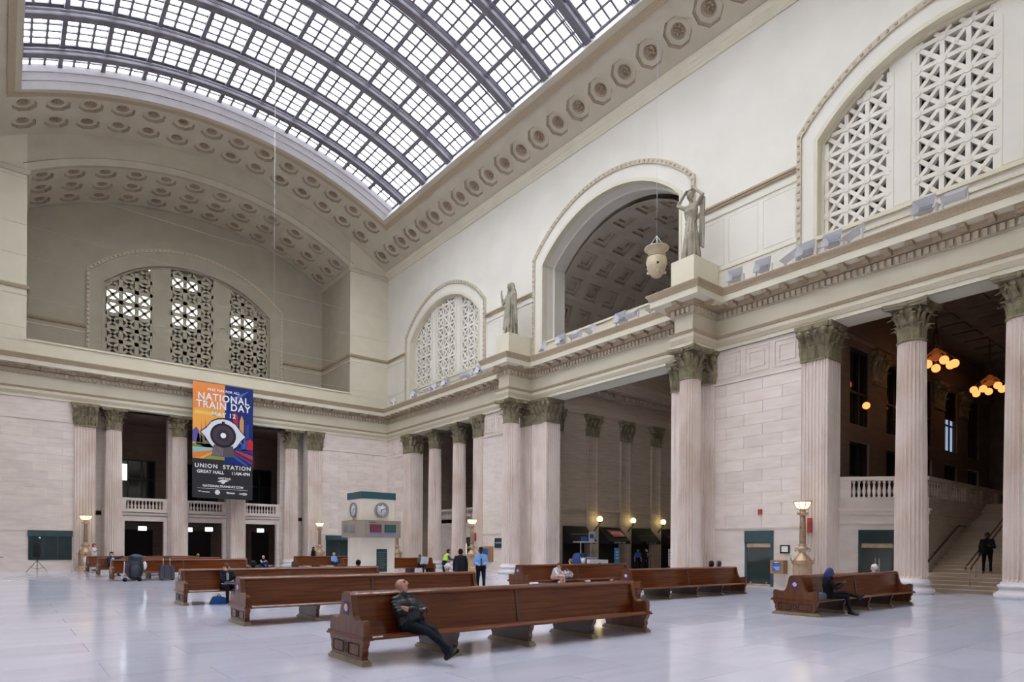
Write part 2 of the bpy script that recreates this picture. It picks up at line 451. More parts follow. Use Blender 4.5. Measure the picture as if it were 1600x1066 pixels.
# ================================================================ upper walls with arched windows
def arc_z(u, half, zs, za):
    rise = za - zs; R = (half * half + rise * rise) / (2 * rise)
    return za - R + math.sqrt(max(R * R - u * u, 0))
def arch_pts(c, half, zs, za, n=24):
    return [(c + half * (2 * k / n - 1), arc_z(half * (2 * k / n - 1), half, zs, za)) for k in range(n + 1)]
def arched_wall(y0, y1, z0, z1, arches, n=24):
    # flat wall in (u,z) with arched openings that reach down to sill
    mb = []; cur = y0
    for c, half, sill, zs, za in sorted(arches):
        if c - half > cur: mb.append([(cur, z0), (c - half, z0), (c - half, z1), (cur, z1)])
        p = arch_pts(c, half, zs, za, n)
        for k in range(n):
            mb.append([p[k], p[k + 1], (p[k + 1][0], z1), (p[k][0], z1)])
        if sill > z0: mb.append([(c - half, z0), (c + half, z0), (c + half, sill), (c - half, sill)])
        cur = c + half
    if cur < y1: mb.append([(cur, z0), (y1, z0), (y1, z1), (cur, z1)])
    return mb
def quads_to(mbuilder, quads, f):
    for q in quads: mbuilder.add([f(*p) for p in q], [(0, 1, 2, 3)])
    return mbuilder
def arch_band(mbuilder, f, c, h0, zs0, za0, h1, zs1, za1, zb, d0, d1, n=24):
    # a moulded band between two arch outlines, from depth d0 (front) to d1 (back); f(u,z,d)
    o0 = [(c - h0, zb)] + arch_pts(c, h0, zs0, za0, n) + [(c + h0, zb)]
    o1 = [(c - h1, zb)] + arch_pts(c, h1, zs1, za1, n) + [(c + h1, zb)]
    m = len(o0); vs = []
    for o, d in ((o0, d0), (o1, d0), (o1, d1), (o0, d1)): vs += [f(p[0], p[1], d) for p in o]
    fs = []
    for r in range(4):
        r2 = (r + 1) % 4
        for i in range(m - 1): fs.append((r * m + i, r * m + i + 1, r2 * m + i + 1, r2 * m + i))
    fs.append((0, m, 2 * m, 3 * m)); fs.append((m - 1, 2 * m - 1, 3 * m - 1, 4 * m - 1))
    mbuilder.add(vs, fs)
    return mbuilder
NB, FB = 8.2, 43.2      # middles of the two window bays
WH, WSILL, WZS, WZA = 4.95, 15.25, 19.4, 21.75
AH, AZS, AZA = 5.35, 20.2, 22.6
fx = lambda u, z: (W, u, z)
wu = struct('wall_upper_right', label='pale plaster upper wall with arched windows and a great open arch')
quads_to(MB(), arched_wall(YB, L, 14.05, 26.75, [(NB, WH, WSILL, WZS, WZA), (FB, WH, WSILL, WZS, WZA), (YC, AH, 14.05, AZS, AZA)]), fx).build('wall_face', PLASTER, wu)
# outer shell keeps daylight out of the wall core
MB().box(W + 1.9, W + 2.1, YB, NB + 6.2, ZA + 2.5, 28.0).box(W + 1.9, W + 2.1, FB - 6.2, L + 7, ZA + 2.5, 28.0).build('outer_wall', STONED, wu)
MB().box(W, W + 1.9, YB, L + 0.5, 26.75, 27.0).build('wall_cap', PLASTER, wu)
for yy in (YC - 6.6, YC + 6.6): MB().box(W + 0.02, W + 2.1, yy - 0.05, yy + 0.05, 14.0, 27.0).build('wall_core', PLASTER, wu)
# string course
def strings(y0, y1):
    MB().box(W - 0.10, W + 0.01, y0, y1, 18.52, 18.62).box(W - 0.16, W + 0.01, y0, y1, 18.62, 18.72).build('string_course', CARVED, wu)
    MB().box(W - 0.05, W + 0.01, y0, y1, 18.10, 18.16).build('lower_bead', CREAM, wu)
    MB().box(W - 0.05, W + 0.01, y0, y1, 15.38, 15.44).build('base_bead', CREAM, wu)
    n = max(1, round((y1 - y0) / 2.0)); s = (y1 - y0) / n
    for k in range(n):
        a, b = y0 + s * k + 0.12, y0 + s * (k + 1) - 0.12
        mb = MB()
        for bb in ((a, b, 15.65, 15.67), (a, b, 17.88, 17.90), (a, a + 0.02, 15.67, 17.88), (b - 0.02, b, 15.67, 17.88)):
            mb.box(W - 0.014, W + 0.01, bb[0], bb[1], bb[2], bb[3])
        mb.build('wall_panel', PLASTER, wu)
OH = 5.85
strings(NB + OH, YC - 6.3); strings(YC + 6.3, FB - OH); strings(FB + OH, L)
# cornice at the top of the wall, below the vault
ctop = [(-0.02, 26.12), (0.08, 26.12), (0.14, 26.24), (0.14, 26.30), (0.24, 26.42), (0.24, 26.50), (0.36, 26.66), (0.36, 26.78), (-0.02, 26.78)]
sweep(ctop, [(W, YB), (W, L)], CREAM, 'wall_cornice', wu)
sweep(ctop, [(XL, L), (XL, YB)], CREAM, 'wall_cornice', wl)

def archivolt(parent, f, c, h, zs, za, zb, outer, deep=0.5, face=None, bead=None):
    face = face or PLASTER; bead = bead or CREAM
    arch_band(MB(), f, c, h + outer, zs + outer * 0.65, za + outer * 1.15, h + outer - 0.20, zs + (outer - 0.2) * 0.65, za + (outer - 0.20) * 1.15, zb, -0.16, 0.02).build('carved_outer_moulding', CARVEDL, parent)
    arch_band(MB(), f, c, h + outer - 0.20, zs + (outer - 0.2) * 0.65, za + (outer - 0.2) * 1.15, h + 0.16, zs + 0.1, za + 0.18, zb, -0.07, 0.02).build('archivolt_face', face, parent)
    arch_band(MB(), f, c, h + 0.16, zs + 0.1, za + 0.18, h, zs, za, zb, -0.11, deep).build('inner_bead', bead, parent)
# bead-and-leaf beads along the outer moulding
def beads(parent, f, c, h, zs, za, zb, outer, step=0.34, r=0.075):
    hh, z_s, z_a = h + outer - 0.1, zs + (outer - 0.1) * 0.65, za + (outer - 0.1) * 1.15
    pts = [(c - hh, zb)] + arch_pts(c, hh, z_s, z_a, 40) + [(c + hh, zb)]
    mb = MB(); acc = 0.0
    for i in range(len(pts) - 1):
        a, b = Vector(pts[i]), Vector(pts[i + 1]); ln = (b - a).length; t = step - acc
        while t < ln:
            q = a + (b - a) * (t / ln); mb.sphere(f(q.x, q.y, -0.17), r, 6, 4); t += step
        acc = (acc + ln) % step
    stuff(mb.build('bead_row', CARVEDL, parent))

def lattice(mb, f, u0, u1, z0, z1, cells, c=None, half=None, zs=None, za=None, d0=0.0, d1=0.10, bw=0.055, dw=0.05, ros=0.12):
    # square cells with crossing diagonals and a round boss at each crossing, cut by the arch
    s = (u1 - u0) / cells; nz = int(round((z1 - z0) / s)); s2 = (z1 - z0) / nz
    def lim(u):
        return z1 if c is None else min(z1, arc_z(min(max(u - c, -half), half), half, zs, za))
    def boss(u, z, r, d):
        if r <= 0: return
        n = 10; vs = [f(u + r * math.cos(2 * PI * k / n), z + r * math.sin(2 * PI * k / n), dd_) for dd_ in (d + 0.05, d - 0.015) for k in range(n)] + [f(u, z, d - 0.05)]
        mb.add(vs, [(k, (k + 1) % n, n + (k + 1) % n, n + k) for k in range(n)] + [(n + k, n + (k + 1) % n, 2 * n) for k in range(n)])
    def bar(a, b, wd, d0, d1):
        a, b = Vector(a), Vector(b)
        steps = 24; last = None                                    # clip against the arch
        for k in range(steps + 1):
            q = a + (b - a) * (k / steps)
            if q.y <= lim(q.x) + 1e-6: last = last or [q, q]; last[1] = q
        if not last or (last[1] - last[0]).length < 0.02: return
        a, b = last; d = (b - a).normalized(); n = Vector((-d.y, d.x)) * wd
        q = [a - n, a + n, b + n, b - n]
        vs = [f(p.x, p.y, d0) for p in q] + [f(p.x, p.y, d1) for p in q]
        mb.add(vs, [(0, 1, 2, 3), (7, 6, 5, 4), (0, 4, 5, 1), (1, 5, 6, 2), (2, 6, 7, 3), (3, 7, 4, 0)])
    for i in range(cells + 1): bar((u0 + s * i, z0), (u0 + s * i, z1), bw, d0 - 0.02, d1)
    for j in range(nz + 1): bar((u0, z0 + s2 * j), (u1, z0 + s2 * j), bw, d0 - 0.02, d1)
    for i in range(cells):
        for j in range(nz):
            a, b, e, g = u0 + s * i, u0 + s * (i + 1), z0 + s2 * j, z0 + s2 * (j + 1)
            bar((a, e), (b, g), dw, d0, d1); bar((b, e), (a, g), dw, d0, d1)
            if (e + g) / 2 < lim((a + b) / 2): boss((a + b) / 2, (e + g) / 2, ros * 0.8, d0)
    for i in range(cells + 1):
        for j in range(nz + 1):
            u, z = u0 + s * i, z0 + s2 * j
            if z < lim(u): boss(u, z, ros, d0 - 0.03)
    return mb

def arched_panel(mb, f, u0, u1, z0, c, half, zs, za, d0, d1, n=8):
    pts = [(u0, z0), (u1, z0)] + [(u1 + (u0 - u1) * k / n, arc_z(u1 + (u0 - u1) * k / n - c, half, zs, za) + 0.02) for k in range(n + 1)]
    m = len(pts); vs = [f(p[0], p[1], d0) for p in pts] + [f(p[0], p[1], d1) for p in pts]
    mb.add(vs, [tuple(range(m)), tuple(range(2 * m - 1, m - 1, -1))] + [(i, (i + 1) % m, m + (i + 1) % m, m + i) for i in range(m)])
    return mb

def long_window(name, c, label):
    wn = struct(name, label=label)
    f = lambda u, z, d: (W + d, u, z)
    archivolt(wn, f, c, WH, WZS, WZA, 14.1, 0.9, 0.55)
    beads(wn, f, c, WH, WZS, WZA, 14.1, 0.9)
    arch_band(MB(), f, c, WH, WZS, WZA, WH - 0.14, WZS - 0.05, WZA - 0.14, WSILL, 0.28, 0.55).build('jamb_moulding', CREAM, wn)
    MB().box(W - 0.12, W + 0.55, c - WH, c + WH, WSILL - 0.16, WSILL).box(W - 0.06, W + 0.3, c - WH, c + WH, WSILL - 0.5, WSILL - 0.42).build('window_sill', CREAM, wn)
    zs, za, hf = WZS - 0.08, WZA - 0.16, WH - 0.14
    for u0, u1 in ((c - 4.75, c - 2.28), (c - 1.27, c + 1.27), (c + 2.28, c + 4.75)):
        lattice(MB(), f, u0, u1, WSILL + 0.05, WSILL + 0.05 + 0.98 * 7, 3, c, hf, zs, za, 0.34, 0.56, 0.085, 0.075, 0.15).build('grille', PLASTER, wn)
    for u0, u1 in ((c - 2.28, c - 1.27), (c + 1.27, c + 2.28)):
        m = arched_panel(MB(), f, u0 + 0.02, u1 - 0.02, WSILL, c, hf, zs, za, 0.30, 0.5).build('mullion', PLASTER, wn)
        mb = MB(); t = 0.03
        zt = arc_z(max(abs(u0 - c), abs(u1 - c)), hf, zs, za) - 0.25
        for bb in ((u0 + 0.18, u0 + 0.18 + t, WSILL + 0.25, zt), (u1 - 0.18 - t, u1 - 0.18, WSILL + 0.25, zt), (u0 + 0.18, u1 - 0.18, WSILL + 0.22, WSILL + 0.25)):
            mb.box(W + 0.285, W + 0.30, bb[0], bb[1], bb[2], bb[3])
        mb.build('panel_bead', CREAM, m)
    # panes of the outer window behind the grille
    ny, nz = 9, 6
    for i in range(ny):
        for k in range(nz):
            a, b = c - hf + 2 * hf * i / ny + 0.04, c - hf + 2 * hf * (i + 1) / ny - 0.04
            z0, z1 = WSILL + 6.6 * k / nz + 0.04, WSILL + 6.6 * (k + 1) / nz - 0.04
            if z0 > arc_z(max(abs(a - c), abs(b - c)), hf + 0.4, zs, za): continue
            MB().box(W + 1.40, W + 1.42, a, b, z0, z1).build('pane', [PANE_D, PANE_L, PANE_M][(i * 5 + k * 3 + i * k) % 3], wn)
    return wn
PANE_D = plain('pane_dark', (0.06, 0.07, 0.09), 0.2)
PANE_L = plain('pane_pale', (0.50, 0.54, 0.64), 0.3)
PANE_M = plain('pane_grey', (0.20, 0.22, 0.28), 0.25)
long_window('window_1', NB, 'arched window with pale cross-barred grilles over the stair bay')
long_window('window_2', FB, 'arched window with pale cross-barred grilles beside the far corner')
# the open arch in the middle of the long wall
wa = struct('wall_arch', label='great open arch with a carved archivolt in the long wall')
fa = lambda u, z, d: (W + d, u, z)
archivolt(wa, fa, YC, AH, AZS, AZA, 14.1, 0.95, 0.3)
beads(wa, fa, YC, AH, AZS, AZA, 14.1, 0.95)
arch_band(MB(), fa, YC, AH + 0.5, AZS, AZA + 0.5, AH, AZS, AZA, 14.1, 0.3, 1.9).build('arch_reveal', PLASTER, wa)
arch_band(MB(), fa, YC, AH + 0.5, AZS, AZA + 0.5, AH - 0.14, AZS, AZA - 0.14, 14.1, 0.85, 0.95).build('reveal_rib', PLASTER, wa)
MB().box(W - 0.02, W + 0.4, YC - AH - 0.1, YC + AH + 0.1, 14.0, 15.0).box(W - 0.1, W + 0.46, YC - AH, YC + AH, 15.0, 15.12).build('parapet', CREAM, wa)

# ================================================================ vault and skylight
def V(th, y, r=RV): return (XM + r * math.sin(th), y, ZC + r * math.cos(th))
def arcpatch(mb, t0, t1, y0, y1, r, n=16, m=1):
    for i in range(n):
        a, b = t0 + (t1 - t0) * i / n, t0 + (t1 - t0) * (i + 1) / n
        for k in range(m):
            p, q = y0 + (y1 - y0) * k / m, y0 + (y1 - y0) * (k + 1) / m
            mb.add([V(a, p, r), V(b, p, r), V(b, q, r), V(a, q, r)], [(0, 1, 2, 3)], True)
    return mb
D = math.radians
TS, TM, TW = D(26.4), D(27.9), D(34.75)
SY0, SY1 = 2 * YC - 47.15, 47.15
MY0, MY1 = 2 * YC - 47.9, 47.9
ceil = struct('ceiling', label='barrel vault with octagonal coffers round a long skylight')
mb = MB()
arcpatch(mb, TS, TW + 0.02, YB - 0.3, L + 0.3, RV + 0.42, 6); arcpatch(mb, -TW - 0.02, -TS, YB - 0.3, L + 0.3, RV + 0.42, 6)
arcpatch(mb, -TS, TS, SY1, L + 0.3, RV + 0.42, 24); arcpatch(mb, -TS, TS, YB - 0.3, SY0, RV + 0.42, 24)
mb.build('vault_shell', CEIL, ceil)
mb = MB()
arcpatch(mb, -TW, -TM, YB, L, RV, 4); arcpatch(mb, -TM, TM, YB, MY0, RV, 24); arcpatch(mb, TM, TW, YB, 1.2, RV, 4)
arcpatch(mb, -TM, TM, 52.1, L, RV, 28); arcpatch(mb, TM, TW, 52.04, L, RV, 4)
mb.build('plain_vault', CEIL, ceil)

def ngon(n, r, z, rot=0.0, sx=1.0, sy=1.0): return [(sx * r * math.cos(2 * PI * k / n + rot), sy * r * math.sin(2 * PI * k / n + rot), z) for k in range(n)]
def ring(mb, a, b, smooth=False):
    n = len(a); mb.add(a + b, [(i, (i + 1) % n, n + (i + 1) % n, n + i) for i in range(n)], smooth); return mb
def rosette_mesh(R, depth, mat):
    mb = MB()
    for k in range(8):
        a = 2 * PI * k / 8
        mb.sphere((0.62 * R * math.cos(a), 0.62 * R * math.sin(a), 0.02), R * 0.30, 6, 4, (1, 1, 0.55))
    mb.sphere((0, 0, 0.04), R * 0.36, 8, 5, (1, 1, 0.8))
    mb.sphere((0, 0, 0.04 + R * 0.25), R * 0.15, 6, 4)
    return mb.mesh('rosette', mat)
def oct_cell(a, b, R, d=0.15):
    # plate with an octagonal well; local +z looks into the room
    mb = MB(); o = ngon(8, R, 0, PI / 8)
    corners = [(a / 2, b / 2, 0), (-a / 2, b / 2, 0), (-a / 2, -b / 2, 0), (a / 2, -b / 2, 0)]
    mids = [(a / 2, 0, 0), (0, b / 2, 0), (-a / 2, 0, 0), (0, -b / 2, 0)]
    # octagon vertex k at angle 22.5+45k ; outer ring of 8 points: mid, corner alternating
    out = [(a / 2, b / 2, 0), (a / 2, b / 2, 0)]
    for k in range(8):
        k2 = (k + 1) % 8; ang = 45 * (k + 1)          # edge k faces angle 45(k+1)
        i = (k + 1) % 8
        if i % 2 == 1:
            mb.add([o[k], o[k2], corners[(i - 1) // 2]], [(0, 1, 2)])
    for c in range(4):
        # side quads: between consecutive corners, facing mids
        e = [o[(2 * c + 7) % 8], o[2 * c]]             # edge facing angle 90*c
        mb.add([e[0], corners[(c + 3) % 4], corners[c], e[1]], [(0, 1, 2, 3)])
    f1 = ngon(8, R - 0.10, -d, PI / 8); dish = ngon(16, R * 0.52, -d, PI / 16); dish2 = ngon(16, R * 0.40, -d - 0.10, PI / 16)
    ring(mb, ngon(16, (R - 0.10) * 0.985, -d, PI / 8), dish)
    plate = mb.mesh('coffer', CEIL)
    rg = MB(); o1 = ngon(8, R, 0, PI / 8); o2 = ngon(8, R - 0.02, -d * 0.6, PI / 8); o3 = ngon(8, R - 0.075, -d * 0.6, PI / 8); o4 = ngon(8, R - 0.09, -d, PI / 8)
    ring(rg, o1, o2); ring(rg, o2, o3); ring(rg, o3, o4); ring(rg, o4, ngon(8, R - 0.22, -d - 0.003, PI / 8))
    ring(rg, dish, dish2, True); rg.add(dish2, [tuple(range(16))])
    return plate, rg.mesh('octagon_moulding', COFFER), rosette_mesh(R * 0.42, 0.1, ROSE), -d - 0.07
def place_coffer(parent, meshes, m4):
    o = put('coffer', meshes[0], parent, mat4=m4)
    put('octagon_moulding', meshes[1], o)
    put('rosette', meshes[2], o, (0, 0, meshes[3]))
def vault_frame(th, y, r, xm=XM, zc=ZC):
    t = Vector((math.cos(th), 0, -math.sin(th))); yv = Vector((0, -1, 0)); n = t.cross(yv)     # n points inwards
    m = Matrix((t, yv, n)).transposed().to_4x4()
    m.translation = Vector((xm + r * math.sin(th), y, zc + r * math.cos(th))); return m
side = oct_cell(RV * (TW - TM) * 1.01, 1.756, 0.76)
tc = (TM + TW) / 2 - 0.004
for k in range(29):
    place_coffer(ceil, side, vault_frame(tc, 51.16 - 1.755 * k, RV - 0.02))
endc = oct_cell(RV * 2 * TM / 14 * 1.004, 2.102, 0.74)
for i in range(14):
    th = -TM + 2 * TM * (i + 0.5) / 14
    for yy in (48.95, 51.05): place_coffer(ceil, endc, vault_frame(th, yy, RV - 0.01))
# carved moulding round the skylight and its pale curb
def rim(name, mat, ta, tb, ya, yb, yc, yd, r0, r1):
    mb = MB()
    for s in (1, -1): arcpatch(mb, s * ta, s * tb, yd, yb, r0, 2) if s > 0 else arcpatch(mb, -tb, -ta, yd, yb, r0, 2)
    arcpatch(mb, -tb, tb, ya, yb, r0, 28); arcpatch(mb, -tb, tb, yd, yc, r0, 28)
    return mb.build(name, mat, ceil)
TL = D(27.15)
rim('skylight_moulding', CARVED, TL, TM + 0.002, 47.50, MY1 + 0.02, 2 * YC - 47.50, MY0 - 0.02, RV - 0.06, 0)
rim('skylight_lip', CEIL, TS, TL + 0.002, SY1, 47.51, SY0, 2 * YC - 47.51, RV - 0.03, 0)
sky = struct('skylight', label='arched steel and glass skylight along the crown of the vault')
RG = RV + 0.80
mb = MB()
for s in (1, -1):
    mb.add([V(s * TS, SY0, RV - 0.05), V(s * TS, SY1, RV - 0.05), V(s * TS, SY1, RG + 0.1), V(s * TS, SY0, RG + 0.1)], [(0, 1, 2, 3)])
for yy, yi in ((SY1, 46.15), (SY0, 2 * YC - 46.15)):
    for i in range(28):
        a, b = -TS + 2 * TS * i / 28, -TS + 2 * TS * (i + 1) / 28
        mb.add([V(a, yy, RV - 0.05), V(b, yy, RV - 0.05), V(b, yi, RG), V(a, yi, RG)], [(0, 1, 2, 3)])
mb.build('curb', CURB, sky)
for kk in (0.35, 0.7):
    mb = MB(); yy = SY1 + (46.15 - SY1) * kk; r = RV + (RG - RV) * kk - 0.03
    mb.tube([V(-TS + 2 * TS * i / 28, yy, r) for i in range(29)], 0.025, 5).build('curb_rail', METAL, sky)
def arcbar(mb, y, wd, r0, r1, t0=-TS, t1=TS, n=26):
    vs = []; fs = []
    for i in range(n + 1):
        t = t0 + (t1 - t0) * i / n
        vs += [V(t, y - wd / 2, r0), V(t, y + wd / 2, r0), V(t, y + wd / 2, r1), V(t, y - wd / 2, r1)]
    for i in range(n):
        for k in range(4): fs.append((i * 4 + k, i * 4 + (k + 1) % 4, i * 4 + 4 + (k + 1) % 4, i * 4 + 4 + k))
    return mb.add(vs, fs)
ribs = [YC + 1.7 + 3.4 * k for k in range(-6, 6)]          # 7.0 ... 44.4
rib_m = MB()
arcbar(rib_m, 0, 0.16, RG - 0.50, RG + 0.02); arcbar(rib_m, 0, 0.40, RG - 0.55, RG - 0.49); arcbar(rib_m, 0, 0.52, RG - 0.06, RG + 0.02)
rib_me = rib_m.mesh('rib', METAL)
rl = MB()
for dy in (-0.27, 0.27): rl.tube([V(-TS + 2 * TS * i / 26, dy, RG - 0.38) for i in range(27)], 0.035, 5)
rail1 = MB().tube([V(-TS + 2 * TS * i / 26, 0, RG - 0.40) for i in range(27)], 0.035, 5).mesh('rail', METAL)
for y in ribs:
    o = put('rib', rib_me, sky, (0, y, 0))
    [put('rail', rail1, o, (0, q, 0)) for q in (-0.42, -0.31, 0.31, 0.42)]
NG = 11
pg = []
for g in range(NG + 1):
    t = -TS + 2 * TS * g / NG
    pg.append(t)
    mb = MB(); w2 = 0.12 / RG
    vs = [V(t - w2, SY0 + 1, RG - 0.20), V(t + w2, SY0 + 1, RG - 0.20), V(t + w2, SY0 + 1, RG + 0.02), V(t - w2, SY0 + 1, RG + 0.02)]
    vs += [(a, 46.15, c) for a, b, c in vs]
    mb.add(vs, [(0, 1, 2, 3), (7, 6, 5, 4)] + [(k, 4 + k, 4 + (k + 1) % 4, (k + 1) % 4) for k in range(4)])
    mb.build('purlin', METAL, sky)
bars = MB(); panes = []
edges = [2 * YC - 46.15] + ribs + [46.15]
for b in range(len(edges) - 1):
    e0, e1 = edges[b], edges[b + 1]
    full = e1 - e0 > 3
    y0 = e0 + (0.20 if b > 0 else 0.0); y1 = e1 - (0.20 if b < len(edges) - 2 else 0.0)
    npn = 5 if full else 3
    for k in range(1, npn):
        arcbar(bars, y0 + (y1 - y0) * k / npn, 0.115, RG - 0.07, RG + 0.01, n=22)
    for g in range(NG):
        for q in range(3):
            ta, tb = pg[g] + (pg[g + 1] - pg[g]) * q / 3, pg[g] + (pg[g + 1] - pg[g]) * (q + 1) / 3
            if q:
                w2 = 0.06 / RG; vs = [V(ta - w2, y0, RG - 0.09), V(ta + w2, y0, RG - 0.09), V(ta + w2, y0, RG + 0.01), V(ta - w2, y0, RG + 0.01)]
                vs += [(x, y1, z) for x, _, z in vs]
                bars.add(vs, [(k, 4 + k, 4 + (k + 1) % 4, (k + 1) % 4) for k in range(4)])
            for k in range(npn):
                panes.append((ta, tb, y0 + (y1 - y0) * k / npn, y0 + (y1 - y0) * (k + 1) / npn))
stuff(bars.build('glazing_bars', METAL, sky))
def in_view(p):
    v = Vector(p) - Vector((0, 0, EYE)); dz = v.dot(fwd)
    if dz < 1: return None
    x, y = CX + F * v.dot(rr) / dz, CY + F * v.dot(dd) / dz
    return dz if 0 < x < 1600 and 0 < y < 1066 else None
pk = []
for p in panes:
    d = in_view(V((p[0] + p[1]) / 2, (p[2] + p[3]) / 2, RG)); pk.append((d if d else 999, p))
pk.sort(key=lambda q: q[0])
pm = {}; rest = MB()
for n, (d, (ta, tb, y0, y1)) in enumerate(pk):
    if n < 300 and d < 900:
        key = (round(tb - ta, 4), round(y1 - y0, 3))
        if key not in pm:
            a, h = RG * (tb - ta) / 2, (y1 - y0) / 2
            pm[key] = MB().add([(-a, -h, 0), (a, -h, 0), (a, h, 0), (-a, h, 0)], [(0, 1, 2, 3)]).mesh('pane', GLASS)
        put('pane', pm[key], sky, mat4=vault_frame((ta + tb) / 2, (y0 + y1) / 2, RG))
    else: rest.add([V(ta, y0, RG), V(tb, y0, RG), V(tb, y1, RG), V(ta, y1, RG)], [(0, 1, 2, 3)])
stuff(rest.build('pane_field', GLASS, sky))

# ================================================================ niche at the end of the hall
NX0, NX1, NY = 1.2, 23.8, 58.76
NH, NZS, NZA = 11.3, 26.3, 29.4
wu2 = struct('wall_upper_far', label='upper end wall with a deep arched recess between plain piers')
def vz(x): return ZC + math.sqrt(RV * RV - (x - XM) ** 2)
mb = MB(); mbp = MB(); n = 60
for i in range(n):
    a, b = XL + (W - XL) * i / n, XL + (W - XL) * (i + 1) / n
    xs = sorted(set([a, b] + [c for c in (NX0, NX1) if a < c < b]))
    for p, q in zip(xs, xs[1:]):
        m = (p + q) / 2
        zl = lambda x: arc_z(x - XM, NH, NZS, NZA) if NX0 <= m <= NX1 else 14.0
        (mb if NX0 <= m <= NX1 else mbp).add([(p, L, zl(p)), (q, L, zl(q)), (q, L, vz(q) + 0.3), (p, L, vz(p) + 0.3)], [(0, 1, 2, 3)])
mb.build('wall_face', CEIL, wu2); mbp.build('pier_face', CREAM, wu2)
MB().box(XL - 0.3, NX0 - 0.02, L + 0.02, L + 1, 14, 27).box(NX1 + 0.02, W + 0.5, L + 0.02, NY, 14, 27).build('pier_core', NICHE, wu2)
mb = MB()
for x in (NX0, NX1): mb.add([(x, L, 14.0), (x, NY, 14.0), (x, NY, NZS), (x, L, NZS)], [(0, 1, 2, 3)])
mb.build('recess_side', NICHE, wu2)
MB().box(XL - 1, W + 1, L, NY + 1.0, 13.6, 14.0).build('recess_floor', STONED, wu2)
RN = (NH * NH + (NZA - NZS) ** 2) / (2 * (NZA - NZS)); ZN = NZA - RN; TN = math.asin(NH / RN)
ncell = 12
mb = MB()
for i in range(24):
    a, b = -TN + 2 * TN * i / 24, -TN + 2 * TN * (i + 1) / 24
    P = lambda t, y, r: (XM + r * math.sin(t), y, ZN + r * math.cos(t))
    mb.add([P(a, L - 0.1, RN + 0.45), P(b, L - 0.1, RN + 0.45), P(b, NY + 0.1, RN + 0.45), P(a, NY + 0.1, RN + 0.45)], [(0, 1, 2, 3)])
    mb.add([P(a, L, RN), P(b, L, RN), P(b, L + 0.3, RN), P(a, L + 0.3, RN)], [(0, 1, 2, 3)])
    mb.add([P(a, NY - 0.2, RN), P(b, NY - 0.2, RN), P(b, NY, RN), P(a, NY, RN)], [(0, 1, 2, 3)])
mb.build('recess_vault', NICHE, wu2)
rb = (NY - 0.2 - L - 0.3) / 3
nc = oct_cell(RN * 2 * TN / ncell * 1.006, rb * 1.003, 0.72)
for i in range(ncell):
    th = -TN + 2 * TN * (i + 0.5) / ncell
    for k in range(3): place_coffer(wu2, nc, vault_frame(th, L + 0.3 + rb * (k + 0.5), RN - 0.01, XM, ZN))
# back wall of the recess with its arched window
fn = lambda u, z: (u, NY, z)
FH, FSILL, FZS, FZA = 6.35, 15.6, 22.35, 25.0
quads = arched_wall(NX0 - 0.3, NX1 + 0.3, 14.0, NZS, [(XM, FH, FSILL, FZS, FZA)])
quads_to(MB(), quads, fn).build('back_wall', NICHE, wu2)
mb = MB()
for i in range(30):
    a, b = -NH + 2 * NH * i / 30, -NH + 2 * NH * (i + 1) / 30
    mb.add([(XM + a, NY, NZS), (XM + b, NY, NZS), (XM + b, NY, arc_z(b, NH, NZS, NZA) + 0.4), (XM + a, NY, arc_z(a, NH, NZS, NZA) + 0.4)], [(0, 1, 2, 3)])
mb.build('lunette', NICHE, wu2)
# string courses of recess and piers
sc = [(-0.02, 18.50), (0.10, 18.50), (0.16, 18.62), (0.16, 18.72), (-0.02, 18.72)]
for pth in ([(W, L), (NX1, L), (NX1, NY), (XM + 7.5, NY)], [(XM - 7.5, NY), (NX0, NY), (NX0, L), (XL, L)]):
    sweep(sc, pth, CARVED, 'string_course', wu2)
    sweep([(-0.02, 18.10), (0.04, 18.10), (0.04, 18.16), (-0.02, 18.16)], pth, CREAM, 'lower_bead', wu2)
ct2 = [(-0.02, 26.0), (0.10, 26.0), (0.14, 26.1), (0.2, 26.22), (0.2, 26.3), (-0.02, 26.3)]
for pth in ([(W, L), (NX1, L), (NX1, NY)], [(NX0, NY), (NX0, L), (XL, L)]): sweep(ct2, pth, CEIL, 'pier_cap', wu2)
MB().box(NX0 - 0.2, NX1 + 0.2, L - 0.02, L + 0.3, 14.0, 15.16).build('parapet', CREAM, wu2)
MB().box(NX0 - 0.1, NX1 + 0.1, L - 0.10, L + 0.36, 15.16, 15.28).build('parapet_cap', CREAM, wu2)
MB().box(XL, NX0 - 0.2, L - 0.02, L + 0.02, 15.10, 15.16).box(NX1 + 0.2, W, L - 0.02, L + 0.02, 15.10, 15.16).build('pier_bead', CREAM, wu2)
w3 = struct('window_3', label='broad arched window in the end recess with some bright panes')
f3 = lambda u, z, d: (u, NY + d, z)
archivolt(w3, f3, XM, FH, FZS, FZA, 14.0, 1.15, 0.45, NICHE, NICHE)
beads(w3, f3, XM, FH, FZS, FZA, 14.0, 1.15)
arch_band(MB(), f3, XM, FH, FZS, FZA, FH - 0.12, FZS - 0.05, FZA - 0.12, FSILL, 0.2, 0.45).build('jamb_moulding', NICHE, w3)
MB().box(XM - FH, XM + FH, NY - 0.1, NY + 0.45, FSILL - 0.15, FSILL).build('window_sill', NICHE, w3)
zs, za, hf = FZS - 0.06, FZA - 0.14, FH - 0.12
OLIVE = plain('pane_olive', (0.20, 0.175, 0.115), 0.5)
PANE_B = plain('pane_black', (0.02, 0.018, 0.012), 0.3)  # near-black panes for the lower rows
bright = {0: {(0, 4), (1, 4), (2, 4), (0, 5), (1, 5), (2, 5)}, 1: {(0, 4), (1, 4), (0, 5), (1, 5), (0, 7), (1, 7)}, 2: {(0, 4), (1, 4), (0, 5), (1, 5)}}
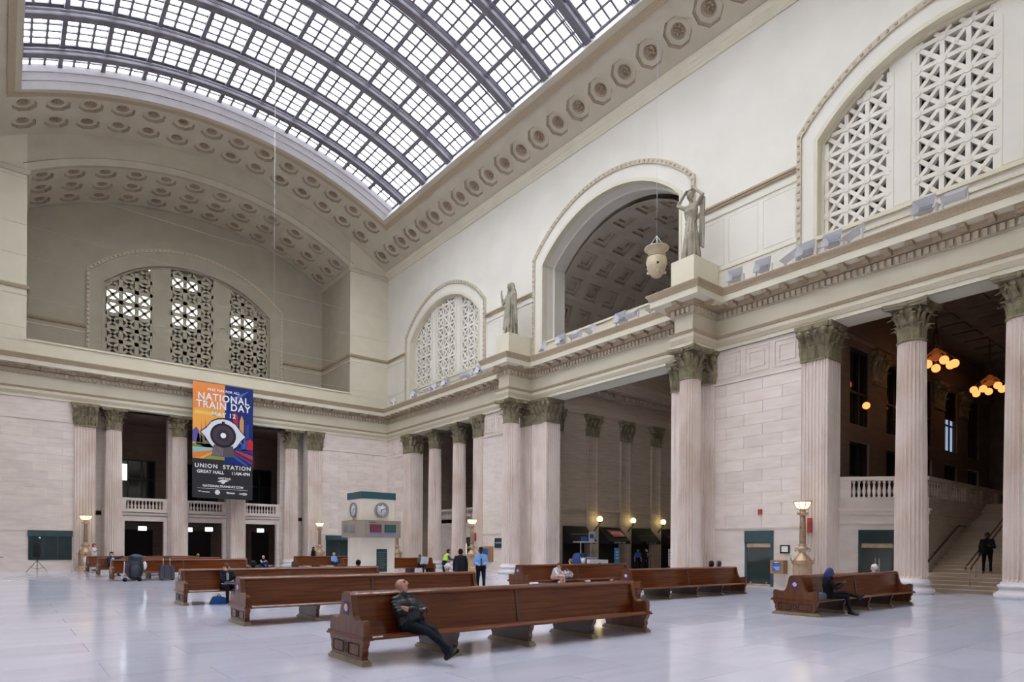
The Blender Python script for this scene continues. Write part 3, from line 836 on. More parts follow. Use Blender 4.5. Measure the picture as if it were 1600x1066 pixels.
for pi, (u0, u1) in enumerate(((6.22, 9.52), (10.85, 14.15), (15.48, 18.78))):
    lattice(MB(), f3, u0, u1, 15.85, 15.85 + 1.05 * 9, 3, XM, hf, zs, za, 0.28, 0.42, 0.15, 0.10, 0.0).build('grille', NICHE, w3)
    for i in range(3):
        for k in range(9):
            a, b, z0 = u0 + 1.1 * i, u0 + 1.1 * (i + 1), 15.85 + 1.05 * k
            if z0 > arc_z((a + b) / 2 - XM, hf, zs, za): continue
            m = CLEAR if (i, k) in bright[pi] else (PANE_B if k < 4 else OLIVE)
            MB().box(a, b, NY + 0.44, NY + 0.46, z0, z0 + 1.05).build('pane', m, w3)
for u0, u1 in ((NX0, 6.22), (9.52, 10.85), (14.15, 15.48), (18.78, NX1)):
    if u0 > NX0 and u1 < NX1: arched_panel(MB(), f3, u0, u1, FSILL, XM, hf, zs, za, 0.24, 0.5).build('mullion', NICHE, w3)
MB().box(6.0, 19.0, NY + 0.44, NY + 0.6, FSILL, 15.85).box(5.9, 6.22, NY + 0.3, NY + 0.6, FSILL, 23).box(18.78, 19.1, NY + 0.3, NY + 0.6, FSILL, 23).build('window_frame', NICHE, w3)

# ================================================================ vaulted passage behind the great arch
PX0, PX1, PY0, PY1 = W + 1.1, 50.0, 18.8, 32.6
pas = struct('wall_passage', label='tall shade-browned stone passage wall with flat pilasters')
MB().box(PX0 - 0.2, PX1, PY0 - 1, PY1 + 1, -0.3, -0.002).build('passage_floor', FLOOR, pas)
for y0, y1 in ((PY1, PY1 + 0.5), (PY0 - 0.5, PY0)): MB().box(W + 1.0, PX1 + 0.5, y0, y1, 0, 15.5).build('wall_face', STONEP, pas)
MB().box(PX1, PX1 + 0.5, PY0, PY1, 0, 23).build('end_wall', STONEP, pas)
MB().box(W + 1.9, W + 2.1, PY1 - 0.2, PY1 + 4, ZA + 2, 28.0).box(W + 1.9, W + 2.1, PY0 - 4, PY0 + 0.2, ZA + 2, 28.0).build('outer_wall', STONEP, pas)
for pth in ([(PX1, PY1), (W + 1.25, PY1)],):
    sweep([(-0.02, ZA), (0.10, ZA), (0.16, 12.0), (0.16, 12.1), (-0.02, 12.1)], pth, STONEP, 'inner_architrave', pas)
    sweep([(-0.02, 12.92), (0.25, 12.92), (0.30, 13.3), (0.75, 13.4), (0.80, 13.75), (0.9, 14.05), (-0.02, 14.05)], pth, STONEP, 'inner_cornice', pas)
    mb = MB()
    for k in range(60): mb.box(W + 1.5 + 0.34 * k, W + 1.68 + 0.34 * k, PY1 - 0.45, PY1 - 0.2, 12.98, 13.25)
    stuff(mb.build('inner_dentils', STONEP, pas))
PR, PZ = 6.9, 15.4
def PV(t, x, r=PR): return (x, YC + r * math.cos(t), PZ + r * math.sin(t))
mb = MB()
for i in range(24):
    a, b = PI * i / 24, PI * (i + 1) / 24
    mb.add([PV(a, W + 1.8, PR + 0.45), PV(b, W + 1.8, PR + 0.45), PV(b, PX1, PR + 0.45), PV(a, PX1, PR + 0.45)], [(0, 1, 2, 3)], True)
    mb.add([PV(a, W + 1.8), PV(b, W + 1.8), PV(b, W + 1.95), PV(a, W + 1.95)], [(0, 1, 2, 3)], True)
mb.build('passage_vault', CEIL, pas)
PCEIL = mottled('passage_plaster', (0.42, 0.38, 0.32), (0.48, 0.44, 0.37), 0.8, 0.85)
def sq_cell(a, b, h=0.58):
    mb = MB(); q = lambda s1, s2, z: [(s1, s2, z), (-s1, s2, z), (-s1, -s2, z), (s1, -s2, z)]
    ring(mb, q(a / 2, b / 2, 0), q(h, h, 0)); ring(mb, q(h - 0.13, h - 0.13, -0.14), q(h - 0.26, h - 0.26, -0.14)); mb.add(q(h - 0.28, h - 0.28, -0.30), [(0, 1, 2, 3)])
    pl = mb.mesh('coffer', PCEIL)
    rg = MB(); ring(rg, q(h, h, 0), q(h - 0.02, h - 0.02, -0.14)); ring(rg, q(h - 0.02, h - 0.02, -0.14), q(h - 0.13, h - 0.13, -0.139)); ring(rg, q(h - 0.26, h - 0.26, -0.14), q(h - 0.28, h - 0.28, -0.30))
    return pl, rg.mesh('coffer_step', COFFER)
sq = sq_cell(1.86, PR * D(15) * 1.01)
for i in range(12):
    t = D(7.5 + 15 * i)
    if i > 8: continue
    for k in range(9):
        x = W + 1.95 + 1.85 * (k + 0.5)
        xd = Vector((1, 0, 0)); nn = Vector((0, -math.cos(t), -math.sin(t))); yd = nn.cross(xd)
        m = Matrix((xd, yd, nn)).transposed().to_4x4(); m.translation = Vector(PV(t, x, PR - 0.01))
        o = put('coffer', sq[0], pas, mat4=m); put('coffer_step', sq[1], o)

# ================================================================ columns and pilasters
def leaf_mesh(h, wd, curl, nm='leaf'):
    mb = MB(); n, m = 7, 4; fr = []; bk = []
    for i in range(n + 1):
        t = i / n
        ww = wd * (0.62 + 0.55 * math.sin(PI * min(1, t * 0.95)) ** 0.8) * (1.0 if i % 2 == 0 else 0.74) * (1 - 0.45 * max(0, t - 0.75) / 0.25)
        yo = 0.02 + 0.06 * t + curl * max(0, (t - 0.55) / 0.45) ** 2
        z = h * min(t / 0.86, 1.0) - h * 0.10 * max(0, (t - 0.86) / 0.14)
        for k in range(m + 1):
            s = k / m * 2 - 1
            fr.append((s * ww / 2, yo + 0.035 * (1 - abs(s)) - 0.05 * s * s, z))
            bk.append((s * ww / 2, yo + 0.035 * (1 - abs(s)) - 0.05 * s * s - 0.03, z))
    f = []
    for i in range(n):
        for k in range(m):
            a = i * (m + 1) + k; q = (a, a + 1, a + m + 2, a + m + 1)
            f.append(q); o = len(fr); f.append(tuple(o + x for x in reversed(q)))
    mb.add(fr + bk, f)
    return mb.mesh(nm, BRONZE)
LEAF1, LEAF2 = leaf_mesh(0.58, 0.34, 0.24), leaf_mesh(1.02, 0.27, 0.32)
def spiral(r, turns, n):
    return [(r * (1 - 0.8 * k / n) * math.cos(2 * PI * turns * k / n), r * (1 - 0.8 * k / n) * math.sin(2 * PI * turns * k / n)) for k in range(n + 1)]
def volute_mesh():
    mb = MB()
    sp = [(0.60 + x, 0, 1.12 + z) for x, z in spiral(0.155, 1.6, 16)]
    stem = [(0.42, 0, 0.62), (0.46, 0, 0.85), (0.55, 0, 1.10), (0.68, 0, 1.24), (0.755, 0, 1.12)]
    mb.tube(stem + sp[2:], [0.06] * len(stem) + [0.06 * (1 - 0.4 * k / len(sp)) for k in range(len(sp) - 2)], 6)
    mb.sphere((0.60, 0, 1.12), 0.07, 6, 4, (1, 1.6, 1))
    return mb.mesh('volute', BRONZE)
VOL = volute_mesh()
def abacus_pts(hw, dip, n=6):
    pts = []
    for c in range(4):
        a = PI / 2 * c
        for k in range(n):
            t = k / n; u = -hw + 2 * hw * t; d = hw - dip * math.sin(PI * t)
            x, y = d, u
            pts.append((x * math.cos(a) - y * math.sin(a), x * math.sin(a) + y * math.cos(a)))
    return pts
def col_meshes():
    base = MB().lathe([(0.80, 0.0), (0.82, 0.05), (0.84, 0.12), (0.80, 0.20), (0.74, 0.22), (0.72, 0.24), (0.66, 0.30), (0.67, 0.36), (0.70, 0.38), (0.745, 0.43), (0.71, 0.49), (0.655, 0.50), (0.63, 0.55), (0.60, 0.60)], 32).mesh('base', MARBLEW)
    mb = MB(); nf = 24; zz = [0.58, 0.70, 2.5, 4.5, 6.5, 8.3, 9.78, 9.90]; vs = []; fs = []; nn = nf * 4
    for z in zz:
        t = (z - 0.58) / 9.32; r = 0.575 - 0.075 * t ** 1.4
        for i in range(nf):
            for k, (da, dr) in enumerate(((-0.43, 0), (-0.31, -0.065), (0, -0.10), (0.31, -0.065))):
                if z in (0.58, 9.90): dr = 0
                a = 2 * PI * (i + da + 0.5) / nf
                vs.append(((r + dr) * math.cos(a), (r + dr) * math.sin(a), z))
    for j in range(len(zz) - 1):
        for i in range(nn): fs.append((j * nn + i, j * nn + (i + 1) % nn, (j + 1) * nn + (i + 1) % nn, (j + 1) * nn + i))
    mb.add(vs, fs)
    shaft = mb.mesh('shaft', STONE2)
    neck = MB().lathe([(0.50, 9.88), (0.545, 9.91), (0.545, 9.96), (0.50, 9.99)], 24).mesh('necking', BRONZE)
    mb = MB().lathe([(0.45, 9.95), (0.38, 10.1), (0.38, 10.6), (0.44, 10.95), (0.56, 11.15), (0.60, 11.22)], 20)
    mb.prism(abacus_pts(0.76, 0.14), 11.22, 11.30, 'z'); mb.prism(abacus_pts(0.80, 0.14), 11.30, ZA, 'z')
    for k in range(4):
        a = PI / 2 * k; mb.sphere((0.66 * math.cos(a), 0.66 * math.sin(a), 11.30), 0.11, 8, 5)
        for s in (-0.16, 0.16): mb.sphere((0.60 * math.cos(a) - s * math.sin(a), 0.60 * math.sin(a) + s * math.cos(a), 11.06), 0.085, 6, 4)
    cap = mb.mesh('capital', BRONZE)
    return base, shaft, neck, cap
CB, CS, CN, CC = col_meshes()
def column(loc, label, rz=0.0):
    t = thing('corinthian_column', label, 'column', loc, rz, 'fluted corinthian columns')
    put('base', CB, t); put('shaft', CS, t); put('necking', CN, t)
    c = put('capital', CC, t)
    for k in range(8):
        a = PI / 4 * k
        put('leaf', LEAF1, c, (0.46 * math.cos(a), 0.46 * math.sin(a), 9.97), a - PI / 2)
        a += PI / 8
        put('leaf', LEAF2, c, (0.44 * math.cos(a), 0.44 * math.sin(a), 9.97), a - PI / 2)
    for k in range(4): put('volute', VOL, c, (0, 0, 9.95), PI / 4 + PI / 2 * k)
    return t
CX1 = W + 0.62
column((CX1, 6.15, 0), 'fluted column at the picture edge beside the staircase')
column((CX1, 9.70, 0), 'fluted column between the green door and the staircase')
column((26.15, 18.7, 0), 'projecting column under the statue with raised arms, right of the passage')
column((26.15, 32.7, 0), 'projecting column under the hooded statue, left of the passage')
column((CX1, 41.65, 0), 'column in the far bay of the long wall, nearer the hooded statue')
column((CX1, 45.25, 0), 'column in the far bay of the long wall, nearer the hall corner')
for x, lb in ((6.2, 'leftmost of the four columns along the end wall'), (10.45, 'end wall column just left of the banner'), (14.68, 'end wall column standing behind the banner'), (18.92, 'rightmost of the four columns along the end wall')):
    column((x, L + 0.62, 0), lb)

def fluted(mb, f, u0, u1, z0, z1, proud, n=7):
    wd = (u1 - u0) / n; pts = [(u0, 0.05), (u0, -proud)]
    for k in range(n):
        a = u0 + wd * k
        pts += [(a + wd * 0.14, -proud), (a + wd * 0.22, -proud + 0.05), (a + wd * 0.5, -proud + 0.08), (a + wd * 0.78, -proud + 0.05), (a + wd * 0.86, -proud)]
    pts += [(u1, -proud), (u1, 0.05)]
    m = len(pts); vs = [f(u, z0, d) for u, d in pts] + [f(u, z1, d) for u, d in pts]
    mb.add(vs, [tuple(range(m)), tuple(range(2 * m - 1, m - 1, -1))] + [(i, (i + 1) % m, m + (i + 1) % m, m + i) for i in range(m)])
    return mb
def flat_capital(parent, f, u0, u1, proud, rot, n=3):
    # capital of a pilaster: tapering block, leaves and volutes on its face
    c = (u0 + u1) / 2; hw = (u1 - u0) / 2; mb = MB()
    def blk(h0, d0, z0, h1, d1, z1):
        vs = [f(c - h0, z0, 0.05), f(c + h0, z0, 0.05), f(c + h0, z0, -d0), f(c - h0, z0, -d0), f(c - h1, z1, 0.05), f(c + h1, z1, 0.05), f(c + h1, z1, -d1), f(c - h1, z1, -d1)]
        mb.add(vs, [(0, 3, 2, 1), (4, 5, 6, 7), (0, 1, 5, 4), (1, 2, 6, 5), (2, 3, 7, 6), (3, 0, 4, 7)])
    blk(hw + 0.03, proud + 0.05, 9.88, hw + 0.03, proud + 0.05, 9.97)
    blk(hw - 0.07, proud - 0.06, 9.97, hw - 0.05, proud - 0.04, 10.75); blk(hw - 0.05, proud - 0.04, 10.75, hw + 0.10, proud + 0.12, 11.22)
    blk(hw + 0.18, proud + 0.20, 11.22, hw + 0.22, proud + 0.24, ZA)
    mb.sphere(f(c, 11.28, -proud - 0.2), 0.11, 8, 5)
    for s in (-1, 1):
        for q, rad in ((hw + 0.02, 0.17), (hw * 0.35, 0.10)):
            p = f(c + s * q, 11.08, -proud - 0.12); mb.sphere(p, rad, 8, 5)
    cap = mb.build('pilaster_capital', BRONZE, parent)
    for k in range(n):
        u = u0 + (u1 - u0) * (k + 0.5) / n
        put('leaf', LEAF1, cap, f(u, 9.97, -proud - 0.01), rot)
    for k in range(n + 1):
        u = u0 + (u1 - u0) * k / n
        put('leaf', LEAF2, cap, f(u, 9.97, -proud + 0.03), rot)
def pilaster(parent, f, u0, u1, rot, proud=0.16, n=7, cap=True, mat=None, z1=9.9, base=True):
    mat = mat or STONE2
    if base:
        mb = MB()
        for z0, z1b, g in ((0.0, 0.22, 0.14), (0.22, 0.36, 0.08), (0.36, 0.50, 0.10)):
            vs = [f(u0 - g, z0, 0.05), f(u1 + g, z0, 0.05), f(u1 + g, z0, -proud - g), f(u0 - g, z0, -proud - g)]
            vs += [f(u0 - g, z1b, 0.05), f(u1 + g, z1b, 0.05), f(u1 + g, z1b, -proud - g), f(u0 - g, z1b, -proud - g)]
            mb.add(vs, [(0, 3, 2, 1), (4, 5, 6, 7), (0, 1, 5, 4), (1, 2, 6, 5), (2, 3, 7, 6), (3, 0, 4, 7)])
        mb.build('pilaster_base', MARBLEW, parent)
    fluted(MB(), f, u0, u1, 0.50, z1, proud, n).build('pilaster_shaft', mat, parent)
    if cap: flat_capital(parent, f, u0, u1, proud, rot)
fR = lambda u, z, d: (W + d, u, z)               # on the long wall, facing -x
RR = PI / 2                                       # leaf rotation for -x facing
for a, b in ((12.75, 13.78), (37.62, 38.68), (48.1, 49.2)): pilaster(wr, fR, a, b, RR)
for a, b in ((18.2, 19.25), (32.15, 33.2)): pilaster(wr, fR, a, b, RR, 0.10)
for a, b in ((19.45, 20.73), (30.67, 31.95)): pilaster(wr, fR, a, b, RR, 0.14, 1)
# fluted jambs of the openings, facing -y
def jamb(y, x0=W - 0.10, x1=W + 1.1, parent=wr, n=7):
    f = lambda u, z, d: (u, y + d, z)
    pilaster(parent, f, x0, x1, PI, 0.10, n)
jamb(12.75); jamb(48.1); jamb(30.67)
fF = lambda u, z, d: (u, L + d, z)
for a, b in ((3.85, 5.05), (20.05, 21.25)): pilaster(wf, fF, a, b, PI)

# ================================================================ lower storey behind the end wall columns
def baluster_mesh(h, mat):
    return MB().lathe([(0.075, 0), (0.075, 0.06 * h), (0.045, 0.10 * h), (0.08, 0.30 * h), (0.085, 0.38 * h), (0.045, 0.66 * h), (0.035, 0.80 * h), (0.06, 0.86 * h), (0.07, 0.92 * h), (0.07, h)], 10).mesh('baluster', mat)
BAL = baluster_mesh(0.62, STONE)
FZ = L + 1.7            # plane of the galleries
wg = struct('wall_gallery', label='galleries and doorways behind the end wall columns')
xs = [FO[0]] + [6.2, 10.45, 14.68, 18.92] + [FO[1]]
for x in (6.2, 10.45, 14.68, 18.92):
    MB().box(x - 0.62, x + 0.62, FZ - 0.1, FZ + 0.6, 0, ZA).build('pier', STONE, wg)
MB().box(FO[0] - 0.3, 5.6, FZ, FZ + 0.5, 0, ZA).box(19.5, FO[1] + 0.3, FZ, FZ + 0.5, 0, ZA).build('pier', STONE, wg)
for x0, x1 in ((6.82, 9.83), (11.07, 14.06), (15.30, 18.30)):
    MB().box(x0, x1, FZ, FZ + 0.5, 3.55, 4.45).box(x0, x1, FZ - 0.06, FZ, 3.95, 4.05).box(x0, x1, FZ - 0.12, FZ, 4.05, 4.13).build('gallery_front', STONE, wg)
    MB().box(x0, x1, FZ, FZ + 0.4, 5.07, 5.25).build('gallery_rail', STONE, wg)
    MB().box(x0, x0 + 0.3, FZ, FZ + 0.4, 4.45, 5.07).box(x1 - 0.3, x1, FZ, FZ + 0.4, 4.45, 5.07).build('gallery_post', STONE, wg)
    for k in range(10): put('baluster', BAL, wg, (x0 + 0.45 + (x1 - x0 - 0.9) * k / 9, FZ + 0.2, 4.45))
    MB().box(x0, x0 + 0.22, FZ + 0.02, FZ + 0.45, 0, 3.55).box(x1 - 0.22, x1, FZ + 0.02, FZ + 0.45, 0, 3.55).build('door_jamb', STONE, wg)
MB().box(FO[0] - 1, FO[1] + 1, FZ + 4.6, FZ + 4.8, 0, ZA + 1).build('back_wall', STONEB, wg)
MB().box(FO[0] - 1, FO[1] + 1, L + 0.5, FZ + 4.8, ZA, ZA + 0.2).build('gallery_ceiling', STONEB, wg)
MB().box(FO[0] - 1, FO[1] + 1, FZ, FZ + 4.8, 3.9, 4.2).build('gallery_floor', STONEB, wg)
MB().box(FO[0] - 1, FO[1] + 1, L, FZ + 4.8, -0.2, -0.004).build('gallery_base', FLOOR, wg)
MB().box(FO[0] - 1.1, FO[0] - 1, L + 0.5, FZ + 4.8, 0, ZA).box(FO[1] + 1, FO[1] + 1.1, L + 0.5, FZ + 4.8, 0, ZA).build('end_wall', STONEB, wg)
for k, (x0, x1, z0, z1) in enumerate(((7.6, 9.6, 0, 3.0), (12.2, 14.0, 0, 3.0), (17.4, 18.9, 0, 3.0))):
    MB().box(x0, x1, FZ + 4.55, FZ + 4.6, z0, z1).build('dark_doorway', DARK, wg)
for k, (x0, x1, z0, z1) in enumerate(((6.9, 9.7, 5.0, 8.6), (11.5, 14.5, 5.0, 8.6), (16.0, 19.0, 5.0, 8.6))):
    wn = struct('window_%d' % (4 + k), label='dark framed gallery window behind the end wall columns')
    MB().box(x0, x1, FZ + 4.5, FZ + 4.58, z0, z1).build('pane', DKGLASS, wn)
    m = MB()
    for u in (0, 0.33, 0.67, 1): m.box(x0 + (x1 - x0) * u - 0.05, x0 + (x1 - x0) * u + 0.05, FZ + 4.44, FZ + 4.5, z0, z1)
    m.box(x0, x1, FZ + 4.44, FZ + 4.5, z1 - 0.1, z1).box(x0, x1, FZ + 4.44, FZ + 4.5, z0 + 2.0, z0 + 2.1).build('window_frame', DKFRAME, wn)
MB().box(7.25, 7.75, FZ + 4.40, FZ + 4.43, 6.9, 8.2).build('lit_panel', SIGNLIT, bpy.data.objects['window_4'])
for x, y, z, lb in ((8.35, FZ + 1.2, 3.02, 'small lit sign hanging in the leftmost end wall doorway'), (11.55, FZ + 1.2, 3.0, 'small lit sign behind the column left of the banner'), (13.0, FZ + 1.0, 3.05, 'small lit sign in the doorway under the banner'), (17.0, FZ + 0.9, 3.05, 'small lit sign in the rightmost end wall doorway')):
    t = thing('lit_sign', lb, 'sign', (x, y, z), 0, 'lit signs in the doorways')
    MB().box(-0.34, 0.34, -0.08, 0.08, -0.22, 0.22).build('sign_case', DKFRAME, t)
    MB().box(-0.28, 0.28, -0.10, -0.08, -0.16, 0.16).build('sign_face', SIGNLIT, t)
    for q in (-0.2, 0.2): MB().tube([(q, 0, 0.2), (q, 0, 0.86)], 0.015, 5).build('hanger', DKFRAME, t)

# ================================================================ far bay of the long wall
wfb = struct('wall_far_bay', label='gallery wall in the far bay of the long wall')
BXW = W + 2.5
MB().box(BXW, BXW + 0.4, 38.0, 41.3, 0, 4.1).box(BXW, BXW + 0.4, 44.0, 49, 0, 4.1).box(BXW, BXW + 0.4, 41.3, 44.0, 2.6, 4.1).build('gallery_front', STONE, wfb)
MB().box(BXW - 0.06, BXW + 0.4, 38, 49, 3.35, 3.5).box(BXW - 0.12, BXW + 0.4, 38, 49, 3.5, 3.62).build('belt_course', STONE, wfb)
MB().box(BXW, BXW + 0.35, 38, 49, 4.86, 5.02).build('gallery_rail', STONE, wfb)
BAL2 = baluster_mesh(0.76, STONE)
for k in range(46):
    y = 38.2 + 0.235 * k
    if k % 15 == 14: MB().box(BXW, BXW + 0.35, y - 0.25, y + 0.25, 4.1, 4.86).build('gallery_post', STONE, wfb)
    else: put('baluster', BAL2, wfb, (BXW + 0.18, y, 4.1))
MB().box(BXW + 0.5, BXW + 0.6, 41.3, 44.0, 0, 2.6).build('dark_doorway', DARK, wfb)
MB().box(BXW - 0.03, BXW + 0.02, 41.3, 44.0, 2.05, 2.55).build('door_hood', GREEN, wfb)
MB().box(W + 1.0, BXW + 9, 37.0, 38.0, 0, 14).box(W + 1.0, BXW + 9, 49, 49.6, 0, 14).build('side_wall', STONED, wfb)
MB().box(BXW + 8.6, BXW + 9, 37, 49.6, 0, 14).build('back_wall', DARK, wfb)
MB().box(W + 1, BXW + 9, 37, 49.6, 13.6, 13.9).build('bay_ceiling', STONED, wfb)
MB().box(BXW, BXW + 9, 37, 49.6, 3.8, 4.1).build('gallery_floor', STONED, wfb)
MB().box(W + 1.0, BXW + 0.5, 37, 49.6, -0.2, -0.004).build('bay_floor', FLOOR, wfb)
MB().box(BXW + 6, BXW + 6.4, 38, 49, 7.3, 8.2).build('cross_beam', STONED, wfb)

# ================================================================ staircase bay
ws = struct('wall_stair_hall', label='dim stair hall behind the nearest columns with tall dark windows')
SYS, SX0, RIS, TRD, NST = 10.0, 29.6, 0.15, 0.357, 27
stair = struct('stairs_1', label='broad stone staircase rising behind the columns')
for k in range(NST):
    MB().box(SX0 + TRD * k, SX0 + TRD * (k + 1) + 0.02, 2.0, SYS, 0, RIS * (k + 1) - 0.045).box(SX0 + TRD * k - 0.05, SX0 + TRD * (k + 1) + 0.02, 2.0, SYS, RIS * (k + 1) - 0.045, RIS * (k + 1)).build('step', STONEP, stair)
MB().box(SX0 + TRD * NST, 60, 2.0, SYS, 3.8, RIS * NST).build('landing', STONEB, stair)
MB().box(W + 1.0, SX0 + 0.2, 1.5, 12.8, -0.2, -0.004).build('bay_floor', FLOOR, ws)
# stair side wall and gallery along it, with the slanting wall that holds the green door
MB().box(31.0, 52, SYS, SYS + 0.4, 0, 4.0).build('side_wall', STONEP, ws)
sw = Vector((28.6, 12.75)); se = Vector((31.0, SYS)); sd = (se - sw).normalized(); sn = Vector((sd.y, -sd.x)); sl = (se - sw).length
if sn.dot(Vector((-1, -1))) < 0: sn = -sn
fd = lambda u, z, d: (sw.x + sd.x * u - sn.x * d, sw.y + sd.y * u - sn.y * d, z)     # d<0 proud towards the hall
def dbox(mb, u0, u1, z0, z1, d0, d1):
    vs = [fd(u, z, d) for z in (z0, z1) for u, d in ((u0, d0), (u1, d0), (u1, d1), (u0, d1))]
    return mb.add(vs, [(0, 3, 2, 1), (4, 5, 6, 7), (0, 1, 5, 4), (1, 2, 6, 5), (2, 3, 7, 6), (3, 0, 4, 7)])
dbox(MB(), 0, sl, 0, 4.0, 0.0, 0.3).build('slanting_wall', STONE, ws)
m = dbox(MB(), 0, sl, 2.85, 2.95, -0.04, 0); dbox(m, 0, sl, 3.25, 3.40, -0.06, 0); dbox(m, 0, sl, 3.40, 3.52, -0.12, 0); m.build('belt_course', STONE, ws)
MB().box(31.0, 52, SYS - 0.06, SYS, 3.25, 3.40).box(31.0, 52, SYS - 0.12, SYS, 3.40, 3.52).box(31, 52, SYS - 0.04, SYS, 2.85, 2.95).build('belt_course', STONEP, ws)
dbox(MB(), 0, sl, 4.74, 4.90, -0.04, 0.28).build('gallery_rail', STONE, ws)
m = dbox(MB(), 0, 0.55, 4.0, 4.74, 0, 0.26); m.build('gallery_post', STONE, ws)
BAL3 = baluster_mesh(0.74, STONE); BAL4 = baluster_mesh(0.74, STONEP)
for k in range(14):
    p = fd(0.70 + 0.205 * k, 4.0, 0.12)
    put('baluster', BAL3, ws, p)
MB().box(31.0, 44, SYS, SYS + 0.3, 4.74, 4.90).build('gallery_rail', STONEP, ws)
for k in range(30):
    x = 31.4 + 0.36 * k
    if k % 7 == 6: MB().box(x - 0.3, x + 0.3, SYS, SYS + 0.28, 4.0, 4.74).build('gallery_post', STONEP, ws)
    else: put('baluster', BAL4, ws, (x, SYS + 0.15, 4.0))
# gallery floor, upper wall with windows, ceiling
gp = [(28.75, 12.9), (31.12, SYS + 0.15), (52, SYS + 0.15), (52, 13.2), (28.75, 13.2)]
MB().prism(gp, 3.7, 3.98, 'z').build('gallery_floor', STONEB, ws)
UW = 13.2
wins = [30.8 + 4.2 * k for k in range(5)]
mb = MB(); cur = W + 1.0
for x in wins:
    mb.box(cur, x, UW, UW + 0.4, 3.9, 13.6); mb.box(x, x + 2.15, UW, UW + 0.4, 6.85, 7.65); mb.box(x, x + 2.15, UW, UW + 0.4, 11.3, 13.6); cur = x + 2.15
mb.box(cur, 52.4, UW, UW + 0.4, 3.9, 13.6).build('upper_wall', STONEB, ws)
MB().box(W + 1.0, 52, UW - 0.25, UW, 11.6, 12.4).build('inner_cornice', STONEB, ws)
for i, x in enumerate(wins):
    wn = struct('window_%d' % (7 + i), label='tall dark framed window in the stair hall')
    for z0, z1 in ((3.98, 6.85), (7.65, 11.3)):
        MB().box(x, x + 2.15, UW + 0.25, UW + 0.28, z0, z1).build('pane', DKGLASS, wn)
        m = MB().box(x, x + 0.12, UW + 0.1, UW + 0.25, z0, z1).box(x + 2.03, x + 2.15, UW + 0.1, UW + 0.25, z0, z1).box(x, x + 2.15, UW + 0.1, UW + 0.25, z1 - 0.12, z1)
        m.box(x + 1.2, x + 1.28, UW + 0.12, UW + 0.25, z0, z1).box(x, x + 2.15, UW + 0.12, UW + 0.25, z0 + (z1 - z0) * 0.42, z0 + (z1 - z0) * 0.42 + 0.08).build('window_frame', DKFRAME, wn)
    fw = lambda u, z, d: (u, UW + d, z)
    if i < 4: flat_capital(ws, fw, x + 2.5, x + 3.85, 0.1, PI)
PALEP = plain('pale_lit_pane', (0.5, 0.6, 0.75), 0.4, emit=(0.55, 0.7, 1.0), es=0.55)
MB().box(wins[3] + 0.95, wins[3] + 1.95, UW + 0.2, UW + 0.24, 7.75, 9.6).build('lit_pane', PALEP, bpy.data.objects['window_10'])
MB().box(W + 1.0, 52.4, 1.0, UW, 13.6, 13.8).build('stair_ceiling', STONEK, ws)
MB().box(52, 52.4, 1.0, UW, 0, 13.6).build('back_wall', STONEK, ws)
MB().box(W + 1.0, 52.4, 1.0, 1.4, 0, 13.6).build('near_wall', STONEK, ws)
# ceiling relief
mb = MB()
for i in range(12):
    for k in range(6): mb.box(W + 1.8 + 1.9 * i, W + 1.8 + 1.9 * i + 1.2, 2.2 + 1.75 * k, 2.2 + 1.75 * k + 1.1, 13.52, 13.6)
stuff(mb.build('ceiling_relief', STONEK, ws))

